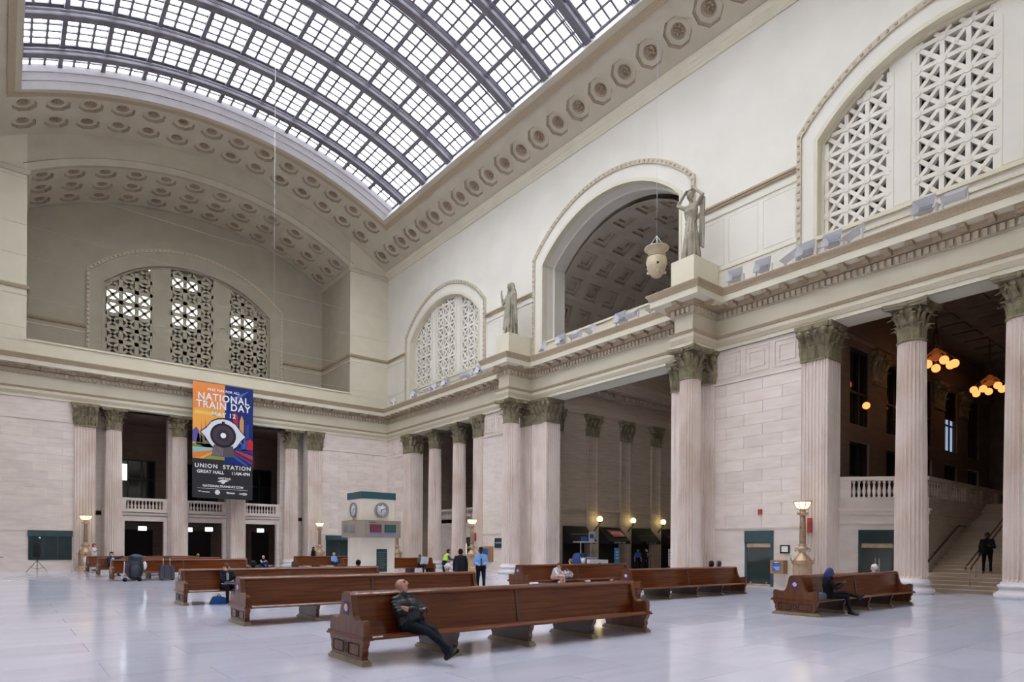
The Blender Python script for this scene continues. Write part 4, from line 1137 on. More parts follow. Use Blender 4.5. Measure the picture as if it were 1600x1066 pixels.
# ================================================================ benches
BL = 6.2
def bench_meshes(ln):
    up = [(0.585, 0.42), (0.585, 0.60), (0.565, 0.64), (0.52, 0.65), (0.36, 0.615), (0.285, 0.63), (0.235, 0.69), (0.20, 0.80), (0.175, 0.92), (0.155, 0.99), (0.11, 1.03)]
    upper = [(y, z) for y, z in up] + [(-y, z) for y, z in reversed(up)]
    lo = [(0.53, 0.075), (0.515, 0.12), (0.545, 0.17), (0.535, 0.24), (0.575, 0.30), (0.59, 0.36)]
    lower = lo + [(-y, z) for y, z in reversed(lo)]
    d = {}
    m = MB().prism(upper, -0.05, 0.05, 'x').prism(lower, -0.05, 0.05, 'x'); d['end'] = m.mesh('end_panel', WOODE)
    d['mould'] = MB().box(-0.085, 0.085, -0.64, 0.64, 0.365, 0.395).box(-0.07, 0.07, -0.625, 0.625, 0.395, 0.425).mesh('end_moulding', WOOD)
    d['plinth'] = MB().box(-0.075, 0.075, -0.60, 0.60, 0.0, 0.05).box(-0.06, 0.06, -0.57, 0.57, 0.05, 0.08).mesh('plinth', PLINTHB)
    m = MB()
    for y0, y1 in ((-0.45, -0.09), (0.09, 0.45)):
        for q in ((y0, y1, 0.125, 0.14), (y0, y1, 0.285, 0.30), (y0, y0 + 0.018, 0.14, 0.285), (y1 - 0.018, y1, 0.14, 0.285)): m.box(-0.058, -0.048, q[0], q[1], q[2], q[3])
    for k in range(12):
        a = 2 * PI * k / 12; m.box(-0.056, -0.048, 0.045 * math.cos(a) - 0.012, 0.045 * math.cos(a) + 0.012, 0.212 + 0.06 * math.sin(a) - 0.012, 0.212 + 0.06 * math.sin(a) + 0.012)
    d['carving'] = m.mesh('end_carving', BLACK)
    d['support'] = MB().prism(lower, -0.04, 0.04, 'x').mesh('support', WOODD)
    seat = [(0.12, 0.365), (0.60, 0.365), (0.625, 0.376), (0.63, 0.39), (0.615, 0.405), (0.585, 0.419), (0.545, 0.429), (0.50, 0.434), (0.45, 0.433), (0.30, 0.405), (0.12, 0.395)]
    d['seat'] = MB().prism(seat, 0.03, ln - 0.03, 'x').mesh('seat', WOOD)
    back = [(0.21, 0.40), (0.115, 0.965), (-0.115, 0.965), (-0.21, 0.40)]
    d['back'] = MB().prism(back, 0.03, ln - 0.03, 'x').mesh('backrest', WOOD)
    cap = [(0.14, 0.950), (0.162, 0.965), (0.165, 0.980), (0.15, 1.0), (0.12, 1.018), (0.08, 1.031), (0.03, 1.037), (-0.03, 1.037), (-0.08, 1.031), (-0.12, 1.018), (-0.15, 1.0), (-0.165, 0.980), (-0.162, 0.965), (-0.14, 0.950)]
    d['cap'] = MB().prism(cap, 0.02, ln - 0.02, 'x').mesh('top_rail', WOOD)
    d['strip'] = MB().prism([(0.226, 0.42), (0.128, 0.965), (-0.128, 0.965), (-0.226, 0.42)], -0.03, 0.03, 'x').mesh('divider', WOODD)
    return d
BM = bench_meshes(BL)
STKB, STKW, STKR = plain('sticker_blue', (0.02, 0.025, 0.16), 0.5), plain('sticker_white', (0.8, 0.78, 0.8), 0.5), plain('sticker_red', (0.6, 0.05, 0.05), 0.5)
def bench(x, y, label, sticker=True, rz=0.0):
    t = thing('station_bench', label, 'bench', (x, y, 0), rz, 'long wooden station benches')
    for k, u in enumerate((0.0, BL)):
        o = put('end_panel', BM['end'], t, (u, 0, 0))
        put('end_moulding', BM['mould'], o); put('plinth', BM['plinth'], o)
        if k == 0: put('end_carving', BM['carving'], o)
        if k == 0 and sticker:
            c = MB().box(-0.055, -0.050, -0.085, 0.085, 0.69, 0.90).build('sticker', STKB, o); c['label'] = 'dark blue no smoking sticker'
            m = MB(); m.lathe([(0.062, 0), (0.062, 0.002)], 18).build('sticker_disc', STKW, o, (-0.055, 0, 0.80), (0, -PI / 2, 0))
            r = MB(); ring(r, ngon(18, 0.062, 0.003), ngon(18, 0.053, 0.003)); r.add([(-0.045, 0.037, 0.003), (-0.037, 0.045, 0.003), (0.045, -0.037, 0.003), (0.037, -0.045, 0.003)], [(0, 1, 2, 3)])
            r.build('sticker_ring', STKR, o, (-0.055, 0, 0.80), (0, -PI / 2, 0))
    put('seat', BM['seat'], t); put('seat', BM['seat'], t, (BL, 0, 0), PI)
    put('backrest', BM['back'], t); put('top_rail', BM['cap'], t)
    for u in (BL * 0.5,): put('divider', BM['strip'], t, (u, 0, 0))
    for k in range(1, 4):
        o = put('support', BM['support'], t, (BL * k / 4, 0, 0)); put('plinth', BM['plinth'], o)
    return t
bench(4.05, 8.9, 'nearest long mahogany bench, the bald man in black sits on it')
bench(4.1, 14.65, 'long mahogany bench directly behind the bald man')
bench(4.1, 20.5, 'long mahogany bench with the suited man and blue bag')
bench(4.15, 36.0, 'long mahogany bench behind the big backpack and the suitcase', False)
bench(4.15, 41.6, 'bench the man in navy with an outstretched arm sits on', False)
bench(4.15, 47.2, 'farthest bench, in front of the woman in white', False)
bench(16.05, 8.2, 'bench with the blue-capped person, beside the bronze lamp')
bench(16.05, 13.9, 'bench in front of the green glass door in the long wall')
bench(16.05, 19.5, 'bench the girl in white with a patterned bag sits on')
bench(16.05, 36.3, 'bench right of the clock kiosk with the newspaper reader', False)
bench(16.05, 44.2, 'bench left of the clock kiosk with the man in light blue', False)

# ================================================================ bronze lamp standards
def lamp(x, y, label):
    t = thing('lamp_standard', label, 'lamp', (x, y, 0), 0, 'bronze torch lamps')
    MB().lathe([(0.62, 0), (0.62, 0.10), (0.56, 0.14), (0.56, 0.22), (0.44, 0.30), (0.40, 0.36), (0.40, 1.08), (0.46, 1.12), (0.46, 1.18)], 8, flat=True).build('pedestal', BRASS, t)
    MB().lathe([(0.42, 1.18), (0.36, 1.28), (0.24, 1.42), (0.15, 1.52), (0.14, 1.60), (0.20, 1.68), (0.24, 1.74), (0.20, 1.80), (0.13, 1.84), (0.17, 1.90), (0.12, 1.95)], 16).build('vase', BRASS, t)
    for k in range(4):
        a = PI / 4 + PI / 2 * k
        MB().tube([(0.22 * math.cos(a), 0.22 * math.sin(a), 1.76), (0.30 * math.cos(a), 0.30 * math.sin(a), 1.74), (0.31 * math.cos(a), 0.31 * math.sin(a), 1.66), (0.25 * math.cos(a), 0.25 * math.sin(a), 1.64)], 0.03, 6).build('scroll', BRASS, t)
        MB().tube([(0.40 * math.cos(a), 0.40 * math.sin(a), 1.20), (0.47 * math.cos(a), 0.47 * math.sin(a), 1.26), (0.46 * math.cos(a), 0.46 * math.sin(a), 1.36)], 0.03, 6).build('scroll', BRASS, t)
    MB().lathe([(0.125, 1.93), (0.13, 2.1), (0.12, 2.7), (0.105, 3.14)], 12).build('shaft', LAMPSTONE, t)
    MB().lathe([(0.10, 3.12), (0.17, 3.17), (0.20, 3.22), (0.14, 3.26), (0.11, 3.30), (0.13, 3.38), (0.14, 3.42)], 12).build('capital', BRASS, t)
    for k in range(4):
        a = PI / 2 * k
        MB().tube([(0.14 * math.cos(a), 0.14 * math.sin(a), 3.24), (0.24 * math.cos(a), 0.24 * math.sin(a), 3.26), (0.24 * math.cos(a), 0.24 * math.sin(a), 3.18)], 0.025, 5).build('scroll', BRASS, t)
    MB().lathe([(0.12, 3.40), (0.24, 3.46), (0.32, 3.58), (0.345, 3.70), (0.335, 3.71)], 8, flat=True).build('glass_bowl', LAMPGLOW, t)
    for k in range(8):
        a = PI / 4 * k
        MB().tube([(r * math.cos(a), r * math.sin(a), z) for r, z in ((0.13, 3.40), (0.25, 3.455), (0.33, 3.58), (0.355, 3.71))], 0.014, 5).build('bowl_rib', BRASS, t)
    MB().lathe([(0.33, 3.70), (0.375, 3.70), (0.375, 3.75), (0.33, 3.75)], 16, close=False).build('rim', BRASS, t)
lamp(26.3, 13.15, 'bronze torch lamp behind the blue-capped person, beside the wall telephone boxes')
lamp(26.35, 37.35, 'bronze torch lamp by the far bay, behind the standing men')
lamp(26.35, 48.45, 'bronze torch lamp half hidden behind the clock kiosk')
lamp(4.42, 51.5, 'bronze torch lamp beside the woman in white')
lamp(20.75, 51.5, 'bronze torch lamp beside the person with long black hair')

# ================================================================ clock kiosk
def clock_kiosk():
    KX, KY = 12.85, 26.0
    t = thing('clock_kiosk', 'beige clock kiosk with green cap and departure screens', 'kiosk', (KX, KY, 0))
    BEI = mottled('kiosk_beige', (0.72, 0.66, 0.55), (0.79, 0.73, 0.62), 1.5, 0.55)
    TAUPE = mottled('kiosk_taupe', (0.27, 0.225, 0.18), (0.32, 0.27, 0.22), 2.0, 0.5)
    TEAL = plain('kiosk_teal', (0.02, 0.085, 0.10), 0.5)
    def chz(mb, hx, hy, z0, z1, c):
        return mb.prism([(-hx + c, -hy), (hx - c, -hy), (hx, -hy + c), (hx, hy - c), (hx - c, hy), (-hx + c, hy), (-hx, hy - c), (-hx, -hy + c)], z0, z1, 'z')
    chz(MB(), 0.80, 0.72, 0, 3.9, 0.04).build('body', BEI, t)
    chz(MB(), 0.83, 0.75, 3.80, 4.10, 0.03).build('cap', TEAL, t)
    b = chz(MB(), 1.08, 1.0, 2.12, 2.86, 0.28).build('screen_collar', TAUPE, t)
    # screens with rows of departures
    rows = [plain('screen_red', (0.3, 0.02, 0.03), 0.3, emit=(0.22, 0.05, 0.08), es=0.35), plain('screen_green', (0.02, 0.1, 0.05), 0.3, emit=(0.06, 0.22, 0.12), es=0.35), plain('screen_blue', (0.05, 0.06, 0.4), 0.3, emit=(0.14, 0.16, 0.6), es=0.5)]
    NV = plain('screen_back', (0.02, 0.02, 0.06), 0.2)
    for x0, mt in ((-0.56, rows[0]), (0.14, rows[1])):
        s = MB().box(x0, x0 + 0.54, -1.015, -1.0, 2.30, 2.68).build('screen', NV, t)
        for k in range(6): MB().box(x0 + 0.03, x0 + 0.51, -1.02, -1.014, 2.62 - 0.05 * k, 2.64 - 0.05 * k).build('screen_line', mt, s)
        MB().box(x0, x0 + 0.54, -1.02, -1.014, 2.30, 2.34).build('screen_footer', rows[2], s)
    text('screen_title', 'ARRIVALS', 0.075, NAVY, b, face_mat((-0.44, -1.003, 2.77), (1, 0, 0), (0, 0, 1)))
    for y0 in (-0.55, 0.05):
        MB().box(-1.085, -1.08, y0, y0 + 0.42, 2.32, 2.68).build('screen', plain('screen_side', (0.2, 0.19, 0.2), 0.2), t)
    RIM, FACE = plain('clock_rim', (0.25, 0.25, 0.27), 0.4), plain('clock_face', (0.78, 0.79, 0.80), 0.4)
    def clock(m4):
        o = put('clock', None, t); o.matrix_local = m4
        MB().lathe([(0.33, 0), (0.33, 0.07), (0.27, 0.07), (0.27, 0.03)], 28, close=False).build('clock_rim', RIM, o)
        MB().lathe([(0.28, 0), (0.28, 0.04)], 28).build('clock_face', FACE, o)
        m = MB()
        for k in range(12):
            a = PI / 6 * k; c, s = math.cos(a), math.sin(a); l0, w2 = 0.05, 0.012
            m.add([((0.25 - l0) * c - w2 * s, (0.25 - l0) * s + w2 * c, 0.043), ((0.25 - l0) * c + w2 * s, (0.25 - l0) * s - w2 * c, 0.043), (0.25 * c + w2 * s, 0.25 * s - w2 * c, 0.043), (0.25 * c - w2 * s, 0.25 * s + w2 * c, 0.043)], [(0, 1, 2, 3)])
        m.build('hour_marks', BLACK, o)
        for a, ln, wd in ((D(20), 0.20, 0.012), (D(250), 0.14, 0.016)):
            c, s = math.cos(a), math.sin(a)
            MB().add([(-wd * s - 0.04 * c, wd * c - 0.04 * s, 0.047), (wd * s - 0.04 * c, -wd * c - 0.04 * s, 0.047), (ln * c + wd * s, ln * s - wd * c, 0.047), (ln * c - wd * s, ln * s + wd * c, 0.047)], [(0, 1, 2, 3)]).build('hand', BLACK, o)
    clock(face_mat((0.12, -0.72, 3.33), (1, 0, 0), (0, 0, 1)))
    clock(face_mat((-0.80, 0.05, 3.33), (0, -1, 0), (0, 0, 1)))
    p = MB().box(-0.10, 0.40, -0.745, -0.72, 0.62, 1.62).build('notice_board', plain('board_teal', (0.012, 0.04, 0.045), 0.4), t)
    gl = plain('board_lettering', (0.10, 0.16, 0.15), 0.6)
    for k in range(9): MB().box(-0.05, 0.35 - 0.05 * (k % 3), -0.75, -0.744, 1.46 - 0.085 * k, 1.49 - 0.085 * k).build('board_line', gl, p)
clock_kiosk()

# ================================================================ hanging banner
def banner():
    X0, X1, Z0, Z1, Y = 10.88, 15.16, 5.28, 13.86, 51.05
    Wd, Ht = X1 - X0, Z1 - Z0
    t = thing('event_banner', 'tall hanging event banner with a locomotive eye picture', 'banner', (X0, Y, Z1))
    def fold(u): return 0.05 * math.sin(u * 9.0)
    def sheet(mb, u0, u1, v0, v1, d, n=14):
        for k in range(n):
            a, b = u0 + (u1 - u0) * k / n, u0 + (u1 - u0) * (k + 1) / n
            mb.add([(a * Wd, -d, -v0 * Ht), (b * Wd, -d, -v0 * Ht), (b * Wd, -d, -v1 * Ht), (a * Wd, -d, -v1 * Ht)], [(0, 1, 2, 3)])
        return mb
    def poly(pts, c, d, nm, rough=0.6):
        n = len(pts); vs = [(u * Wd, -d, -v * Ht) for u, v in pts] + [(u * Wd, -d + 0.004, -v * Ht) for u, v in pts]
        mt = c if not isinstance(c, tuple) else plain('print_%02x%02x%02x' % tuple(int(255 * q) for q in c), c, rough, spec=0.2)
        return MB().add(vs, [tuple(range(n)), tuple(range(2 * n - 1, n - 1, -1))] + [(i, (i + 1) % n, n + (i + 1) % n, n + i) for i in range(n)]).build(nm, mt, t)
    MB().box(0, Wd, -0.012, 0.012, -Ht, 0).build('cloth', plain('banner_black', (0.012, 0.012, 0.016), 0.6), t)
    OR, OR2, YL, NB_, NB2 = (0.80, 0.27, 0.07), (0.85, 0.38, 0.08), (0.85, 0.55, 0.14), (0.012, 0.03, 0.17), (0.02, 0.05, 0.26)
    poly([(0, 0), (0.52, 0), (0.52, 0.66), (0, 0.66)], OR2, 0.018, 'dawn_field')
    poly([(0, 0), (0.52, 0), (0.52, 0.19), (0, 0.23)], OR, 0.022, 'dawn_sky')
    poly([(0.05, 0.245), (0.52, 0.255), (0.52, 0.285), (0.02, 0.275)], YL, 0.022, 'dawn_cloud')
    poly([(0.52, 0), (1, 0), (1, 0.69), (0.52, 0.69)], NB_, 0.018, 'night_field')
    poly([(0.60, 0.11), (0.93, 0.02), (0.78, 0.09), (0.62, 0.14)], (0.10, 0.14, 0.42), 0.022, 'night_beam')
    # skyline and fields
    for pts, c in (([(0.0, 0.52), (0.0, 0.42), (0.06, 0.39), (0.10, 0.42), (0.12, 0.52)], (0.11, 0.10, 0.34)), ([(0.13, 0.52), (0.14, 0.33), (0.16, 0.52)], (0.35, 0.13, 0.05)), ([(0.19, 0.50), (0.205, 0.30), (0.225, 0.50)], (0.35, 0.13, 0.05)),
                   ([(0.06, 0.53), (0.08, 0.44), (0.30, 0.50), (0.30, 0.56), (0.06, 0.54)], (0.16, 0.14, 0.10)), ([(0, 0.53), (0.34, 0.53), (0.34, 0.56), (0, 0.56)], (0.22, 0.25, 0.07)), ([(0, 0.56), (0.34, 0.54), (0.32, 0.58), (0, 0.61)], (0.30, 0.48, 0.46)),
                   ([(0, 0.61), (0.33, 0.58), (0.30, 0.60), (0.10, 0.655), (0, 0.655)], (0.70, 0.23, 0.06)), ([(0.17, 0.655), (0.36, 0.595), (0.52, 0.62), (0.52, 0.66), (0.18, 0.66)], (0.25, 0.28, 0.08)),
                   ([(0.66, 0.40), (0.66, 0.26), (0.70, 0.22), (0.74, 0.26), (0.74, 0.40)], (0.42, 0.03, 0.05)), ([(0.77, 0.50), (0.77, 0.30), (0.805, 0.245), (0.84, 0.29), (0.84, 0.50)], (0.62, 0.30, 0.12)), ([(0.80, 0.56), (0.81, 0.44), (0.87, 0.42), (0.88, 0.56)], (0.03, 0.13, 0.50)),
                   ([(0.89, 0.56), (0.89, 0.47), (0.95, 0.45), (1.0, 0.47), (1.0, 0.56)], (0.50, 0.03, 0.05)), ([(0.87, 0.45), (0.87, 0.33), (0.93, 0.32), (0.93, 0.45)], (0.04, 0.06, 0.24)),
                   ([(0.70, 0.56), (1.0, 0.60), (1.0, 0.64), (0.70, 0.575)], (0.45, 0.05, 0.06)), ([(0.68, 0.58), (1.0, 0.66), (1.0, 0.685), (0.68, 0.60)], (0.20, 0.03, 0.08)), ([(0.66, 0.60), (0.92, 0.69), (0.86, 0.69), (0.62, 0.61)], (0.03, 0.12, 0.45)), ([(0.75, 0.545), (1.0, 0.555), (1.0, 0.575), (0.75, 0.56)], (0.03, 0.07, 0.30))):
        poly(pts, c, 0.024, 'skyline_shape')
    # eye of the locomotive
    cx, cy = 0.495, 0.445
    up = [(0.13, 0.43), (0.22, 0.39), (0.30, 0.335), (0.40, 0.308), (0.50, 0.300), (0.60, 0.308), (0.70, 0.338), (0.78, 0.39), (0.865, 0.437)]
    lo = [(0.80, 0.470), (0.72, 0.53), (0.66, 0.555), (0.34, 0.555), (0.27, 0.52), (0.20, 0.465)]
    poly([(0.11, 0.43)] + [(u, v - 0.012) for u, v in up[1:-1]] + [(0.885, 0.437)] + [(u, v + 0.012) for u, v in lo], (0.015, 0.02, 0.06), 0.028, 'eye_outline')
    poly(up + lo, (0.72, 0.74, 0.80), 0.032, 'eye_white')
    ell = lambda rx, n=28: [(cx + rx * math.cos(2 * PI * k / n), cy - 0.002 + rx * Wd / Ht * math.sin(2 * PI * k / n)) for k in range(n)]
    poly([(0.34, 0.53), (0.66, 0.53), (0.69, 0.63), (0.30, 0.63)], (0.10, 0.085, 0.10), 0.034, 'engine_skirt')
    for k in range(9): poly([(0.345 + 0.018 * k, 0.54), (0.352 + 0.018 * k, 0.54), (0.325 + 0.02 * k, 0.625), (0.315 + 0.02 * k, 0.625)], (0.24, 0.20, 0.22), 0.037, 'skirt_slat')
    poly(ell(0.215), (0.018, 0.014, 0.022), 0.038, 'boiler'); poly(ell(0.175), (0.06, 0.045, 0.06), 0.041, 'boiler_ring'); poly(ell(0.10), (0.035, 0.03, 0.05), 0.044, 'boiler_boss'); poly(ell(0.046), (0.88, 0.88, 0.88), 0.047, 'headlight')
    poly([(0.47, 0.345), (0.47, 0.32), (0.52, 0.32), (0.52, 0.345)], (0.03, 0.03, 0.06), 0.038, 'bell')
    WT = plain('banner_white', (0.82, 0.82, 0.84), 0.5)
    def tx(s, u, v, size, sx=1.0, sp=1.0, nm='lettering', al='CENTER', tilt=0.0, bo=0.022):
        text(nm, s, size, WT, t, face_mat((u * Wd, -0.05, -v * Ht), (math.cos(tilt), 0, math.sin(tilt)), (-math.sin(tilt), 0, math.cos(tilt))), al, 0.003, sp, sx, bo)
    if True:
        off = 0.0
        tx('NATIONAL', 0.5 + off, 0.122, 0.74, 0.90, 1.12); tx('TRAIN DAY', 0.5 + off, 0.190, 0.74, 0.90, 1.14)
        tx('UNION  STATION', 0.5 + off, 0.722, 0.42, 1.0, 1.22); tx('GREAT HALL', 0.07 + off, 0.772, 0.33, 0.95, 1.05, al='LEFT'); tx('11AM-4PM', 0.95 + off, 0.772, 0.33, 0.9, 1.0, al='RIGHT')
    tx('MAY 12', 0.5, 0.265, 0.46, 1.0, 1.15); tx('FREE FUN FOR ALL', 0.5, 0.056, 0.25, 0.98, 1.12)
    tx('AMTRAK', 0.52, 0.822, 0.20, 1.1, 1.1); tx('NATIONALTRAINDAY.COM', 0.5, 0.893, 0.235, 0.98, 1.0)
    poly([(0.40, 0.850), (0.48, 0.832), (0.62, 0.832), (0.56, 0.838), (0.45, 0.857)], (0.78, 0.78, 0.80), 0.03, 'logo_stripe')
    poly([(0.46, 0.862), (0.50, 0.845), (0.60, 0.838), (0.54, 0.852), (0.50, 0.872)], (0.78, 0.78, 0.80), 0.03, 'logo_stripe')
    poly([(0.08, 0.914), (0.92, 0.914), (0.92, 0.9165), (0.08, 0.9165)], (0.7, 0.7, 0.7), 0.02, 'rule')
    poly([(0.085, 0.938), (0.15, 0.938), (0.12, 0.948)], (0.7, 0.7, 0.72), 0.02, 'logo_mark'); poly([(0.15, 0.941), (0.28, 0.943), (0.28, 0.951), (0.15, 0.949)], (0.6, 0.6, 0.62), 0.02, 'logo_word')
    poly([(0.55, 0.937), (0.60, 0.939), (0.59, 0.955), (0.565, 0.953)], (0.75, 0.75, 0.77), 0.02, 'logo_mark'); poly([(0.60, 0.941), (0.70, 0.941), (0.69, 0.953), (0.60, 0.953)], (0.72, 0.72, 0.74), 0.02, 'logo_word')
    poly([(0.77, 0.943), (0.87, 0.943), (0.87, 0.955), (0.77, 0.955)], (0.6, 0.6, 0.62), 0.02, 'logo_word'); poly([(0.86 + 0.05 * math.cos(2 * PI * k / 14), 0.949 + 0.012 * math.sin(2 * PI * k / 14)) for k in range(14)], (0.55, 0.58, 0.62), 0.022, 'logo_mark')
    poly([(0.405 + 0.042 * math.cos(2 * PI * k / 20), 0.945 + 0.021 * math.sin(2 * PI * k / 20)) for k in range(20)], (0.75, 0.76, 0.78), 0.02, 'round_logo')
    for s in (0.02, 0.98): MB().tube([(s * Wd, 0, 0), (s * Wd, 0, 0.25), (s * Wd, 1.36, 1.42)], 0.012, 5).build('hanging_cord', LGREY, t)
banner()

# ================================================================ floodlights on the ledge of the entablature
def flood(x, y, z, rz, label, kind):
    t = thing('floodlight', label, 'floodlight', (x, y, z), rz, 'floodlights on the cornice ledge')
    # +x local is the direction it shines
    b = MB()
    if kind:
        q = lambda hx, hz, xx: [(xx, -hx, -hz), (xx, hx, -hz), (xx, hx, hz), (xx, -hx, hz)]
        ring(b, q(0.16, 0.14, -0.12), q(0.30, 0.24, 0.16)); b.add(q(0.16, 0.14, -0.12), [(0, 1, 2, 3)])
    else:
        q = lambda hx, hz, xx: [(xx, -hx, -hz), (xx, hx, -hz), (xx, hx, hz), (xx, -hx, hz)]
        ring(b, q(0.26, 0.12, -0.10), q(0.30, 0.20, 0.14)); b.add(q(0.26, 0.12, -0.10), [(0, 1, 2, 3)])
    b.build('housing', LGREY, t, (0, 0, 0.34), (0, -0.35 if kind else -0.9, 0))
    MB().box(-0.02, 0.0, -0.16, 0.16, -0.06, 0.06).build('lens', plain('lamp_lens', (0.08, 0.08, 0.10), 0.2) if kind else SILVER, t, (0.0, 0, 0.34), (0, -0.35 if kind else -0.9, 0))
    MB().box(-0.04, 0.04, -0.32, -0.28, 0, 0.36).box(-0.04, 0.04, 0.28, 0.32, 0, 0.36).box(-0.12, 0.12, -0.32, 0.32, 0, 0.03).build('yoke', LGREY, t)
    t.scale = (1.3, 1.3, 1.3)
    return t
ORD = 'first second third fourth fifth sixth seventh eighth ninth tenth eleventh twelfth thirteenth fourteenth fifteenth sixteenth seventeenth eighteenth nineteenth twentieth twenty-first twenty-second twenty-third twenty-fourth'.split()
ly = [50.2, 46.4, 44.4, 43.5, 41.7, 39.2, 38.4, 37.2, 36.3, 30.3, 28.6, 27.4, 26.1, 23.8, 23.0, 21.6, 16.7, 15.3, 14.05, 13.3, 12.2, 11.35, 8.85, 7.9, 6.75]
for k, yv in enumerate(ly[:24]):
    flood(26.88, yv, 14.09, PI if k % 3 else PI - 0.5, 'grey floodlight on the long cornice ledge, ' + ORD[k] + ' from the hall corner', (k % 3 == 1) or k in (9, 17, 20))

# ================================================================ statues on pedestals, lantern, wires
for (a, b), lb in zip(BLK, ('cream pedestal carrying the statue with raised arms', 'cream pedestal carrying the hooded statue')):
    t = thing('statue_pedestal', lb, 'pedestal', (26.05, (a + b) / 2, 14.08), 0, 'statue pedestals')
    MB().box(-0.62, 1.40, -0.66, 0.66, 0, 1.50).build('pedestal_block', CREAM, t)
    MB().box(-0.62, 1.40, -0.66, 0.66, 1.50, 1.58).build('pedestal_top', CREAM, t)
t = thing('hanging_lantern', 'cream hanging lantern with a flared dish beside the statue', 'lantern', (25.6, 20.35, 15.35))
LCR = mottled('lantern_cream', (0.50, 0.42, 0.28), (0.62, 0.54, 0.38), 4, 0.6)
MB().lathe([(0.06, 0.0), (0.22, 0.05), (0.40, 0.28), (0.50, 0.55), (0.52, 0.80), (0.46, 1.0), (0.44, 1.06)], 20).build('bowl', LCR, t)
MB().lathe([(0.46, 0.98), (0.50, 1.0), (0.48, 1.06)], 20).build('band', CARVED, t)
MB().lathe([(0.44, 1.06), (0.40, 1.22), (0.50, 1.36), (0.62, 1.42), (0.62, 1.46), (0.30, 1.44)], 20).build('dish', LCR, t)
for k in range(4):
    a = PI / 4 + PI / 2 * k
    MB().sphere((0.50 * math.cos(a), 0.50 * math.sin(a), 0.55), 0.06, 6, 4).build('boss', BLACK, t)
    MB().tube([(0.45 * math.cos(a), 0.45 * math.sin(a), 1.45), (0, 0, 2.1)], 0.016, 5).build('chain', LGREY, t)
    MB().box(-0.08, 0.08, -0.03, 0.03, 0, 0.12).build('leaf', LCR, t, (0.40 * math.cos(a), 0.40 * math.sin(a), 0.16), a)
zt = vz(25.6) - 15.35
MB().tube([(0, 0, 2.1), (0, 0, zt)], 0.012, 5).build('cable', LGREY, t)
WIRE = plain('wire_grey', (0.5, 0.5, 0.48), 0.5)
o = MB().tube([(13.1, 40.0, vz(13.1) + 0.78), (13.1, 40.0, 15.6)], 0.012, 5).build('hanging_cable', WIRE); tag(o, 'thin vertical cable hanging from the skylight above the banner', 'cable')
for k, (z0, z1, y0) in enumerate(((25.6, 25.7, 52.1), (22.6, 22.4, 52.0), (20.6, 20.3, 52.0), (18.0, 17.6, 52.0), (15.9, 15.5, 51.9))):
    o = MB().tube([(XL, y0, z0), (XM, y0, (z0 + z1) / 2 - 0.25), (W, y0, z1)], 0.010, 5).build('span_wire', WIRE)
    tag(o, 'thin wire stretched across the end recess, %s from the top' % ORD[k], 'wire')

# ================================================================ doors, shutters and wall fittings
def shutter(name, x0, x1, z0, z1, n):
    d = struct(name, label='dark green roller shutter under a blue-green hood in the end wall')
    MB().box(x0, x1, L - 0.06, L - 0.01, z0, z1 - 0.45).build('shutter_back', GREEN, d)
    k = 0; z = z0
    while z < z1 - 0.5:
        MB().box(x0 + 0.05, x1 - 0.05, L - 0.085, L - 0.06, z + 0.01, z + 0.10).build('slat', GREEN, d); z += 0.12
    MB().box(x0 - 0.04, x1 + 0.04, L - 0.20, L, z1 - 0.45, z1 - 0.05).build('hood', GREENL, d)
    for q in range(1, n): MB().box(x0 + (x1 - x0) * q / n - 0.03, x0 + (x1 - x0) * q / n + 0.03, L - 0.10, L - 0.06, z0, z1 - 0.45).build('mullion', GREENL, d)
shutter('door_1', 1.36, 3.72, 0.72, 2.74, 3)
shutter('door_2', 21.7, 25.2, 0.72, 2.74, 3)
DOORGL = plain('door_glass', (0.03, 0.045, 0.045), 0.05, spec=0.8)
d3 = struct('door_3', label='green framed glass door in the long wall')
MB().box(W - 0.08, W + 0.02, 15.1, 16.52, 2.0, 2.57).build('hood', GREENL, d3)
MB().box(W - 0.05, W + 0.02, 15.1, 15.22, 0, 2.0).box(W - 0.05, W + 0.02, 16.40, 16.52, 0, 2.0).build('door_frame', GREENL, d3)
MB().box(W - 0.03, W + 0.01, 15.22, 16.40, 0.1, 1.85).build('pane', DOORGL, d3)
MB().box(W - 0.06, W + 0.02, 15.22, 16.40, 1.80, 1.97).box(W - 0.06, W + 0.02, 15.22, 16.40, 0.0, 0.10).build('brass_rail', BRASS, d3)
for y in (15.4, 16.2): MB().sphere((W - 0.06, y, 0.16), 0.04, 6, 4).build('door_knob', BRASS, d3)
d4 = struct('door_4', label='dark green glass door in the slanting wall by the stairs')
u0, u1 = 0.85, 2.35
dbox(MB(), u0, u1, 2.0, 2.58, -0.07, 0).build('hood', GREEN, d4)
m = dbox(MB(), u0, u0 + 0.12, 0, 2.0, -0.05, 0); dbox(m, u1 - 0.12, u1, 0, 2.0, -0.05, 0); m.build('door_frame', GREEN, d4)
dbox(MB(), u0 + 0.12, u1 - 0.12, 0.05, 1.84, -0.02, 0).build('pane', DOORGL, d4)
dbox(MB(), u0 + 0.12, u1 - 0.12, 1.80, 1.95, -0.06, 0).build('brass_rail', BRASS, d4)
for u in (1.5, 1.66): dbox(MB(), u, u + 0.03, 0.6, 1.35, -0.07, -0.04).build('door_handle', SILVER, d4)
t = thing('framed_notice', 'small black framed notice on the wall beside the glass door', 'notice', (W - 0.02, 14.55, 1.72))
MB().box(-0.02, 0.02, -0.22, 0.22, -0.19, 0.19).build('frame', BLACK, t); MB().box(-0.025, -0.02, -0.15, 0.15, -0.13, 0.13).build('paper', WHITE, t)
t = thing('telephone_box', 'brown wall box with a blue panel below the framed notice', 'telephone', (W - 0.02, 14.75, 0.9))
BRN = plain('box_brown', (0.36, 0.20, 0.08), 0.5)
